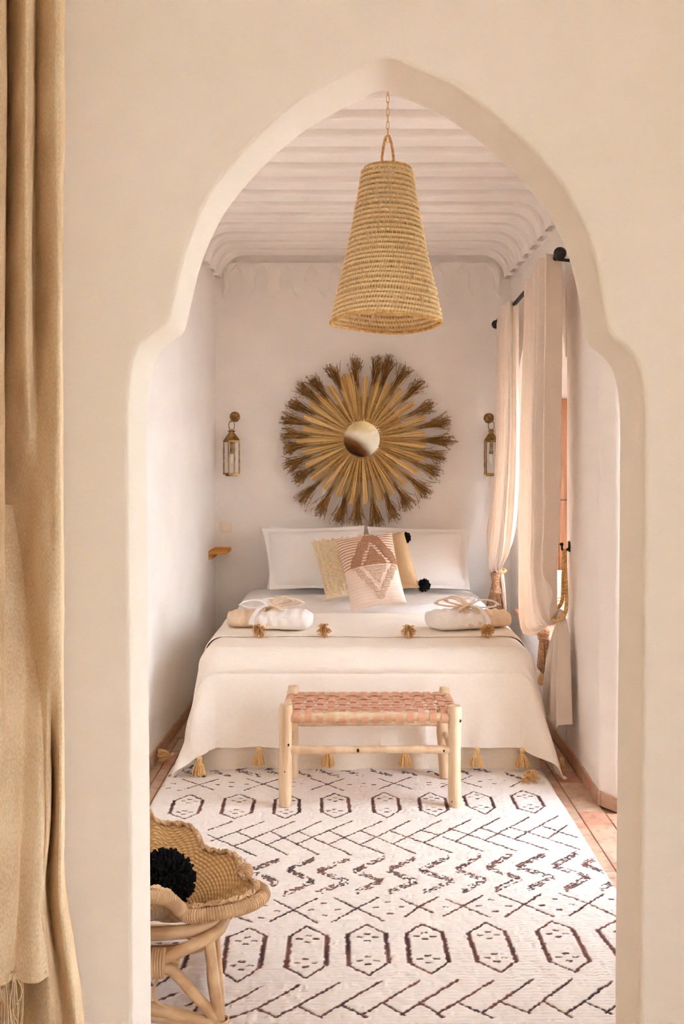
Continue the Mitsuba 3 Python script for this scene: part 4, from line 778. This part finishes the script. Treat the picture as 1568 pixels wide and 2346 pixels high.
for t in np.linspace(0, 1, 26)[1:-1]:                       # the far-left half, hidden behind the jamb, continues the scallops
    a = a1 - t * ((a1 - a0) % (2 * np.pi)); r = (1 - t) * np.hypot(*(rim[-1][:2] - Cc)) + t * np.hypot(*(rim[0][:2] - Cc)); bump = math.sin(np.pi * t); q = np.array([.35 * math.cos(a), .40 * math.sin(a)]) * (1 + .05 * math.sin(3 * 2 * np.pi * t)) * bump + np.array([r * math.cos(a), r * math.sin(a)]) * (1 - bump)
    hid.append([max(Cc[0] + q[0], -.985), Cc[1] + q[1], .41 + .02 * math.sin(6 * np.pi * t)])
loop = np.vstack([rim, hid, rim[:1]]); RIM = smooth_path(loop, 361)[:-1]
ctr = np.array([-.60, 2.98, .212]); s = np.linspace(0, 1, 230)
GG = ctr + (RIM[:, None] - ctr) * np.stack([s, s, s ** 1.7], -1)[None]
rlen = np.linalg.norm((RIM - ctr)[:, :2], axis=1).mean()
n_ = normals_of(GG); n_[n_[..., 2] < 0] *= -1
dd = np.hypot(GG[..., 0] + .72, (GG[..., 1] - 2.86)); row = np.abs(np.sin(np.pi * dd / .0085)); stake = np.sin(np.arctan2(GG[..., 1] - 2.86, GG[..., 0] + .72) * 92)   # weave rows run round the seat, stakes fan out
wv = stake * np.sign(np.sin(np.pi * dd / .0085 + .01)); GG = GG + n_ * (.0020 * row + .0018 * wv)[..., None]
sh_ = grid(GG, True, False); tn = row ** .8 * (.78 + .22 * wv); tn = np.clip(tn + .25 * nz(GG, 30, 2), 0, 1)[..., None]
col = np.array(rgb(170, 122, 66)) * (1 - tn) + np.array(rgb(236, 202, 150)) * tn; part(ch, 'woven_shell', sh_, 'vertex', True, color=col.reshape(-1, 3))
under = GG - n_ * .012; part(ch, 'shell_underside', grid(under[:, ::3][:, :, :], True, False), 'rattan', 40)
cl = np.vstack([RIM, RIM[:1]]); part(ch, 'rim', tube(RIM + np.array([0, 0, -.016]) + np.c_[(RIM - ctr)[:, :2] * .022, np.zeros(360)], np.interp(np.arange(360) / 360 * 54, [0, 12.5, 14.5, 28, 32, 50, 54], [.008, .008, .0165, .0165, .012, .008, .008]), 12, True), 'rattan', 50)
inner = ctr + (RIM - ctr) * np.array([.965, .965, .95]); bt = np.arange(360) / 360 * 2 * np.pi
for ph in (0, 2.1, 4.2):
    w_ = np.stack([np.cos(bt * 46 + ph) * .007, np.cos(bt * 46 + ph) * .007, .004 + .005 * np.sin(bt * 92 + ph)], 1); rd_ = (RIM - ctr) * [1, 1, 0]; rd_ /= np.linalg.norm(rd_, axis=1, keepdims=True)
    part(ch, 'braid', tube(inner + rd_ * w_[:, :1] + np.c_[np.zeros((360, 2)), w_[:, 2] + .004], .0042, 5, True), 'rattan', 50)
wr = []
for i in range(92, 200, 1):                                   # cane wound round the rim
    p = RIM[i] + np.array([0, 0, -.016]) + np.r_[(RIM[i] - ctr)[:2] * .022, 0]; t = RIM[(i + 1) % 360] - RIM[i - 1]; t /= np.linalg.norm(t); u = np.cross(t, [0, 0, 1.]); u /= np.linalg.norm(u); w = np.cross(t, u)
    aa = np.linspace(0, 2 * np.pi, 10, endpoint=False); wr.append(tube(p + .0172 * (np.cos(aa)[:, None] * u + np.sin(aa)[:, None] * w), .0023, 4, True))
part(ch, 'rim_wrapping', cat(wr), 'rattan', 50, kind='stuff', label='cane wound round the rim')
def CP(pts, n=40): return smooth_path([P(x, y, d) for x, y, d in pts], n)
def mirrored(p): q = np.array(p); q[:, 0] = -1.29 - q[:, 0]; return q
RC = [(-.53, 2.656, .290), (-.432, 2.668, .292), (-.366, 2.697, .300), (-.336, 2.740, .304), (-.345, 2.81, .278), (-.385, 2.93, .246), (-.450, 3.08, .238), (-.53, 3.18, .238), (-.645, 3.22, .238)]
RC = RC + [(-1.29 - x, y, z) for x, y, z in RC[-2::-1]]
part(ch, 'seat_ring', tube(smooth_path(RC + RC[:1], 121)[:-1], .0180, 12, True), 'rattan', 50)
RC2 = [(x * .86 - .090, 2.97 + (y - 2.97) * .85, min(z, .240) - .020) for x, y, z in RC]
part(ch, 'seat_ring', tube(smooth_path(RC2 + RC2[:1], 121)[:-1], .0150, 12, True), 'rattan', 50)
LEG = CP([(478, 2140, 2.665), (487, 2216, 2.650), (499, 2305, 2.640), (505, 2350, 2.635)], 20); LEG = np.vstack([LEG, LEG[-1] + np.array([.004, -.003, -.040])])
POST = CP([(497, 2135, 2.690), (504, 2228, 2.668), (508, 2292, 2.658), (510, 2342, 2.655)], 20)
for q in (LEG, mirrored(LEG)): part(ch, 'leg', tube(q, .0155, 12), 'rattan', 50)
for q in (POST, mirrored(POST)): part(ch, 'leg', tube(q, .0080, 10), 'rattan', 50)
RLEG = np.array([(-.45, 3.12, .31), (-.44, 3.14, .16), (-.43, 3.16, .020)])
for q in (RLEG, mirrored(RLEG)): part(ch, 'leg', tube(smooth_path(q, 16), .0155, 12), 'rattan', 50)
BR = CP([(515, 2105, 2.715), (500, 2132, 2.68), (465, 2155, 2.645), (420, 2176, 2.622), (380, 2194, 2.606), (350, 2200, 2.600)], 36)
part(ch, 'brace', tube(BR, .0165, 12), 'rattan', 50)
BR2 = CP([(350, 2214, 2.600), (382, 2218, 2.604), (404, 2231, 2.612), (429, 2260, 2.620), (455, 2288, 2.627), (480, 2316, 2.632), (497, 2338, 2.634)], 36)
part(ch, 'brace', tube(BR2, .0150, 12), 'rattan', 50)
part(ch, 'brace', tube(mirrored(BR), .0165, 12), 'rattan', 50); part(ch, 'brace', tube(mirrored(BR2), .0150, 12), 'rattan', 50)
part(ch, 'brace', tube(smooth_path(np.vstack([BR[-3:], mirrored(BR)[::-1][:3]]), 20), .0165, 12), 'rattan', 50)
part(ch, 'base_rail', tube(np.vstack([CP([(502, 2347, 2.63), (467, 2341, 2.625), (429, 2330, 2.622), (391, 2320, 2.620), (345, 2311, 2.618), (310, 2308, 2.618)], 30)]), .0165, 12), 'rattan', 50)
part(ch, 'base_rail', tube(np.vstack([CP([(495, 2362, 2.63), (440, 2347, 2.625), (391, 2337, 2.622), (345, 2330, 2.620), (310, 2326, 2.620)], 30)]), .0100, 12), 'rattan', 50)
part(ch, 'base_rail', tube(mirrored(CP([(502, 2347, 2.63), (467, 2341, 2.625), (429, 2330, 2.622), (391, 2320, 2.620), (345, 2311, 2.618), (310, 2308, 2.618)], 30)), .0165, 12), 'rattan', 50)
for q in (np.array([LEG[-3], (-.40, 2.90, .055), (-.432, 3.16, .055)]), np.array([(-.432, 3.16, .055), (-.645, 3.19, .055), (-.858, 3.16, .055)])): part(ch, 'base_rail', tube(smooth_path(q, 20), .0140, 12), 'rattan', 50)
part(ch, 'base_rail', tube(mirrored(smooth_path(np.array([LEG[-3], (-.40, 2.90, .055), (-.432, 3.16, .055)]), 20)), .0140, 12), 'rattan', 50)
part(ch, 'cane_strip', ribbon(CP([(366, 2234, 2.596), (354, 2260, 2.60), (354, 2286, 2.605), (372, 2303, 2.610), (392, 2312, 2.612)], 30), .007, .003, 30, up=(0, -1, .1)), 'rattan', 50)
wb = [tube([P(352 + 6.2 * o, 2207, 2.600) + np.array([0, .020 * math.cos(t), .036 * math.sin(t)]) for t in np.linspace(0, 2 * np.pi, 20, endpoint=False)], .0044, 6, True) for o in range(5)]
part(ch, 'cane_binding', cat(wb), 'rattan', 50, kind='stuff', label='cane wound round the joint')
fb = [tube([LEG[-2] + np.array([.021 * math.cos(t), .021 * math.sin(t), .004 * o - .012]) for t in np.linspace(0, 2 * np.pi, 16, endpoint=False)], .0034, 5, True) for o in range(8)]
part(ch, 'cane_binding', cat(fb), 'rattan', 50, kind='stuff', label='cane winding above the foot')
k = thing('chair_cushion', 'small tan cushion with a big black wool pompom lying in the rattan chair', 'cushion')
part(k, 'cover', pillow_mesh([(-.93, 3.14, .40), (-.64, 3.12, .33), (-.62, 2.84, .34), (-.91, 2.82, .42)], .10, .5, n=40, seed=12), 'tan_linen', 40)
part(k, 'pompom', pompom(P(378, 2016, 2.86), .068, 700, .078, seed=5), 'black_wool', 40, label='shaggy black wool pompom')

# ---------------------------------------------------------------- window curtains, rod and tie-backs
ra, rb = np.array([1.02, 4.845, H - (583 - CY) * 4.845 / F]), np.array([1.025, 6.93, H - (742 - CY) * 6.93 / F])
rod = thing('curtain_rod', 'black iron curtain rod with ball ends above the window', 'curtain rod')
part(rod, 'pole', tube([ra, rb], .0125, 14), 'black_iron', 50)
for p, sg in ((ra, -1), (rb, 1)):
    d = (rb - ra) / np.linalg.norm(rb - ra); s = trimesh.creation.icosphere(3, .031); part(rod, 'finial', move(s, p + d * sg * .022), 'black_iron', 50)
    part(rod, 'finial_neck', tube([p - d * sg * .004, p + d * sg * .004], .020, 14), 'black_iron', 50)
for t in (.012, .93):
    p = ra + (rb - ra) * t; part(rod, 'bracket', cat([tube([p + [0, 0, -.018], p + [.06, 0, -.024], [XR + .004, p[1], p[2] - .03]], .008, 8), rbox((XR - .006, p[1] - .025, p[2] - .09), (XR + .003, p[1] + .025, p[2] + .03), .002), tube([p + .018 * np.array([math.cos(a), 0, math.sin(a)]) for a in np.linspace(0, 2 * np.pi, 16, endpoint=False)], .005, 6, True)]), 'black_iron', 50)
rod_z = lambda y: np.interp(y, [ra[1], rb[1]], [ra[2], rb[2]])
def drapery(ytop0, ytop1, lines, folds, amps, nu=150, nv=150, seed=0):
    """lines(u) -> control points from the rod to the hem for the fold line at u in 0..1; folds stand out across the sheet."""
    U = np.linspace(0, 1, nu); rows = np.array([smooth_path(lines(u), nv) for u in U]); V = np.linspace(0, 1, nv)
    n = normals_of(rows); ph = folds * 2 * np.pi * (U + .02 * np.sin(U * 9 + seed)); amp = np.interp(V, *amps)
    ir = 1 + .45 * np.sin(U * 5.3 + seed); wave = np.sin(ph) + .3 * np.sin(2.3 * ph + seed)
    G = rows + n * (wave * ir)[:, None, None] * amp[None, :, None]; G += n * (.006 * nz(G * [1, 1, .35], 9, seed))[..., None]; return G
# near curtain: swept towards the hook on the pier
TIE = np.array([1.085, 5.13, H - (1405 - CY) * 5.13 / F])
def near(u):
    y0 = 4.885 + .66 * u; low = np.array([1.02 - .03 * u, 5.02 + .62 * u, .92 - .32 * u ** .7])
    z_ = [[1.0, y0, rod_z(y0) + .020], [.998, y0 + .01 * u, 2.2], [.996, 4.90 + .74 * u, 1.7], [.998, 4.93 + .77 * u, 1.25], [1.0, 4.99 + .74 * u, 1.02 - .10 * u]]
    z_.append(low.tolist()); z_.append([1.045, 5.10 + .33 * u, TIE[2] - .02 - .10 * u]); z_.append([TIE[0] + .015 * (u - .5), TIE[1] + .05 * (u - .5), TIE[2] + .02 * (.5 - u)])
    z_ += [[1.075, 5.10 + .16 * (u - .5), TIE[2] - .12], [1.06, 5.10 + .30 * (u - .5), .50], [1.055, 5.12 + .42 * (u - .5), .235 + .02 * math.sin(6 * u)]]; return z_
GN = drapery(0, 0, near, 6.5, ([0, .2, .42, .55, .68, .8, 1], [.030, .034, .030, .022, .008, .022, .030]), seed=1)
cn = thing('window_curtain', 'cream window curtain nearest the arch, swept back to a rope on a hook', 'curtain')
part(cn, 'cloth', solid_sheet(GN, .003), 'curtain_cotton', 60)
TF = np.array([1.01, 6.68, H - (1307 - CY) * 6.68 / F])
def far(u):
    e = min(u / .24, 1.0); t = max(u - .24, 0) / .76                # the near edge turns towards the window
    X = lambda a, b, c: (a + (b - a) * e) if u < .24 else (b + (c - b) * t)
    Y = lambda a, b: a + .03 * e + (b - a - .03) * t
    return [[X(1.045, .985, 1.035), Y(6.15, 6.82), rod_z(Y(6.15, 6.82)) + .020], [X(1.045, .980, 1.04), Y(6.14, 6.84), 2.2], [X(1.05, .975, 1.04), Y(6.14, 6.86), 1.7], [X(1.045, .955, 1.02), Y(6.17, 6.88), 1.3],
            [X(1.03, .945, .985), Y(6.26, 6.90), 1.04 - .06 * math.sin(np.pi * u)], [1.0 - .03 * math.sin(np.pi * u), 6.52 + .26 * u, .87 - .05 * math.sin(np.pi * u)], [TF[0], TF[1] + .07 * (u - .5), TF[2]], [1.03, 6.70 + .14 * (u - .5), .70], [1.04, 6.72 + .24 * (u - .5), .42], [1.04, 6.72 + .28 * (u - .5), .12]]
GF = drapery(0, 0, far, 7.5, ([0, .2, .42, .55, .66, .8, 1], [.018, .020, .022, .022, .010, .014, .022]), seed=4)
cf = thing('window_curtain', 'white window curtain farthest from the arch, gathered above a long brown tassel', 'curtain')
part(cf, 'cloth', solid_sheet(GF, .003), 'curtain_cotton', 60)
# hook and rope of the near curtain
hk = P(1304, 1254, 5.18)
k = thing('curtain_hook', 'black iron double hook on the wall that holds the curtain rope', 'hook')
part(k, 'base', rbox((1.138, hk[1] - .014, hk[2] - .022), (1.152, hk[1] + .014, hk[2] + .030), .002), 'black_iron', False)
part(k, 'prong', tube(smooth_path([(1.145, hk[1], hk[2]), (1.125, hk[1], hk[2] - .016), (1.108, hk[1], hk[2] - .012), (1.104, hk[1], hk[2] + .012)], 16), .0055, 8), 'black_iron', 50)
for q in ((1.104, hk[1], hk[2] + .016), (1.146, hk[1] - .01, hk[2] + .004)): part(k, 'knob', move(trimesh.creation.icosphere(2, .010), q), 'black_iron', 50)
k = thing('curtain_tieback', 'twisted golden rope running from the iron hook down round the near curtain', 'rope')
hz = hk + np.array([0, 0, -.012])
part(k, 'rope', rope(smooth_path([(1.117, hz[1] - .008, hz[2]), (1.112, 5.12, hz[2] - .14), TIE + [.020, -.060, .05], TIE + [.0, -.068, -.01], TIE + [-.034, -.03, -.03], TIE + [-.032, .05, -.005], TIE + [.022, .066, .045], (1.116, 5.20, hz[2] - .15), (1.118, hz[1] + .008, hz[2])], 150), .010, 3, .045, 7), 'raffia_rope', 50)
part(k, 'tassel', tassel(np.array([1.09, 5.60, .62]), (.02, .0, -1), .26, .034, 71, 110), 'fringe_brown', 40)

# tassel of the far curtain
k = thing('curtain_tassel', 'long brown fringe tassel with a woven collar under the far window curtain', 'tassel')
tt_ = TF + np.array([-.035, -.045, -.005])
part(k, 'cord', rope(np.array([TF + .052 * np.array([.75 * math.cos(a), math.sin(a) * .9, .18 * math.sin(a)]) for a in np.linspace(0, 2 * np.pi, 60, endpoint=False)]), .008, 3, .04, 6, True), 'raffia_rope', 50)
part(k, 'collar', lathe([(0, .0), (.030, -.002), (.033, -.02), (.026, -.05), (.024, -.075), (.030, -.10), (.042, -.135), (.040, -.14), (0, -.14)], 24, tt_), 'fringe_brown', 40, label='woven collar')
g = np.random.default_rng(5); fr = []
for i in range(260):
    a, q = 2 * np.pi * g.random(), math.sqrt(g.random()); e = np.array([math.cos(a), math.sin(a), 0]) * q
    fr.append(tube([tt_ + [0, 0, -.12] + e * .034, tt_ + [0, 0, -.22] + e * .060, tt_ + [0, 0, -.36 - .03 * g.random()] + e * .072 + g.normal(size=3) * .004], [.0020, .0020, .0014], 4))
part(k, 'fringe', cat(fr), 'fringe_brown', 40, kind='stuff', label='long hanging brown threads')

# ---------------------------------------------------------------- felted curtain at the entrance
fc = thing('entrance_curtain', 'heavy tan felted curtain hanging beside the arch at the left edge', 'curtain')
YC = 2.20; mx = YC / F; wx = lambda px, D=2.085: (px - CX) * D / F
wz = lambda py, D=2.08: H - (py - CY) * D / F
def fold_sheet(stations, nv=170, nu=None, thick=.004, seed=0, sub=14):
    """stations: [(z, [(x, y), ...])]: the curtain's plan section at several heights, same number of points each."""
    S = []
    for z, pts in stations: S.append(np.c_[smooth_path([(x, y, 0) for x, y in pts], (len(pts) - 1) * sub + 1)[:, :2], np.full((len(pts) - 1) * sub + 1, z)])
    S = np.array(S); G = np.array([smooth_path(S[:, i], nv) for i in range(S.shape[1])]); n = normals_of(G)
    return solid_sheet(G + n * (.010 * nz(G * [1, 1, .30], 10, seed) + .004 * nz(G * [1, 1, .5], 28, seed + 1))[..., None], thick)
f_, b_ = 2.105, 2.268                                        # crest and valley depths
def sec(xs): return [((x - CX) * y / F, y) for x, y in xs]
back = [(2.86, sec([(-60, b_), (-30, f_), (6, f_ + .01), (17, b_), (24, b_ - .02), (48, b_ - .09), (72, f_ + .02), (84, b_ - .05), (104, b_ - .09), (132, f_ + .03), (146, b_ - .03), (128, b_ + .02)])),
        (2.30, sec([(-60, b_), (-30, f_), (6, f_ + .01), (15, b_), (20, b_ - .02), (42, b_ - .09), (62, f_ + .02), (80, b_ - .03), (104, b_ - .09), (134, f_ + .03), (146, b_ - .03), (128, b_ + .02)])),
        (1.90, sec([(-60, b_), (-32, f_), (3, f_ + .01), (10, b_ - .01), (18, b_ - .04), (44, f_ + .05), (66, f_ + .02), (78, b_ - .03), (104, b_ - .08), (136, f_ + .03), (140, b_ - .03), (126, b_ + .02)])),
        (1.45, sec([(-60, b_), (-36, f_), (2, f_ + .01), (9, b_ - .01), (14, b_), (40, b_ - .03), (66, b_ - .06), (92, b_ - .11), (116, f_ + .03), (136, f_ + .02), (142, b_ - .03), (126, b_ + .02)])),
        (1.10, sec([(-60, b_), (-36, f_), (8, f_ + .005), (14, b_ - .01), (18, b_), (46, b_ - .03), (74, b_ - .07), (104, f_ + .04), (118, f_ + .02), (140, f_ + .03), (146, b_ - .03), (130, b_ + .02)])),
        (0.80, sec([(-60, b_), (-36, f_), (22, f_ + .0), (26, b_ - .01), (30, b_), (56, b_ - .04), (82, b_ - .09), (110, f_ + .01), (118, b_ - .03), (138, f_ + .03), (146, b_ - .03), (130, b_ + .02)])),
        (0.60, sec([(-70, b_), (-50, f_), (22, f_ + .0), (28, b_ - .01), (34, b_), (54, b_ - .04), (76, b_ - .09), (96, f_ + .0), (108, b_ - .04), (138, f_ + .03), (148, b_ - .03), (130, b_ + .02)])),
        (0.35, sec([(-80, b_), (-60, f_ + .02), (-10, f_ + .03), (14, b_), (24, b_), (50, b_ - .06), (88, f_ + .05), (124, f_ + .04), (140, b_ - .06), (172, f_ + .06), (186, b_ - .02), (150, b_ + .02)])),
        (0.03, sec([(-90, b_), (-70, f_ + .02), (-10, f_ + .05), (14, b_), (26, b_), (56, b_ - .06), (98, f_ + .04), (136, f_ + .05), (154, b_ - .06), (196, f_ + .07), (216, b_ - .02), (170, b_ + .02)]))]
part(fc, 'cloth', fold_sheet(back, seed=2), 'wool_felt', 60)
frontp = [(1.45, sec([(-66, 2.25), (-30, 2.25), (10, 2.25), (50, 2.25), (90, 2.255), (110, 2.26)])), (1.15, sec([(-66, 2.20), (-30, 2.16), (14, 2.17), (56, 2.20), (96, 2.19), (112, 2.22)])), (0.80, sec([(-66, 2.09), (-30, 2.07), (26, 2.085), (50, 2.115), (90, 2.10), (104, 2.13)])),
          (0.60, sec([(-66, 2.08), (-30, 2.06), (24, 2.07), (40, 2.11), (80, 2.09), (100, 2.12)])), (0.47, sec([(-66, 2.08), (-40, 2.06), (10, 2.07), (30, 2.10), (80, 2.08), (108, 2.11)])), (wz(2236), sec([(-66, 2.09), (-40, 2.07), (6, 2.08), (40, 2.095), (70, 2.08), (106, 2.10)]))]
part(fc, 'pulled_panel', fold_sheet(frontp, 80, seed=6), 'wool_felt', 60, label='pulled-aside front panel with a loose hem')
g = np.random.default_rng(9); th = []
for i in range(46):
    x = wx(-60 + 94 * i / 45 + 2 * g.normal()); z0 = wz(2234); L = .10 + .10 * g.random(); y = 2.085 + .03 * g.random()
    if g.random() < .5: pts = [(x, y, z0), (x + .006 * g.normal(), y - .004, z0 - L * .5), (x + .008, y, z0 - L), (x + .016, y + .004, z0 - L * .55), (x + .012 + .01 * g.random(), y, z0)]
    else: pts = [(x, y, z0), (x + .010 * g.normal(), y, z0 - L * .4), (x + .012 * g.normal(), y - .004, z0 - L * .8), (x + .02 * g.normal(), y, z0 - L * 1.25)]
    th.append(tube(smooth_path(pts, 22), .0012, 4))
part(fc, 'fringe', cat(th), 'wool_felt', 40, kind='stuff', label='loose looped threads at the hem')
part(fc, 'rod', tube([(-1.9, 2.20, 2.90), (-.62, 2.20, 2.90)], .014, 12), 'black_iron', 50)
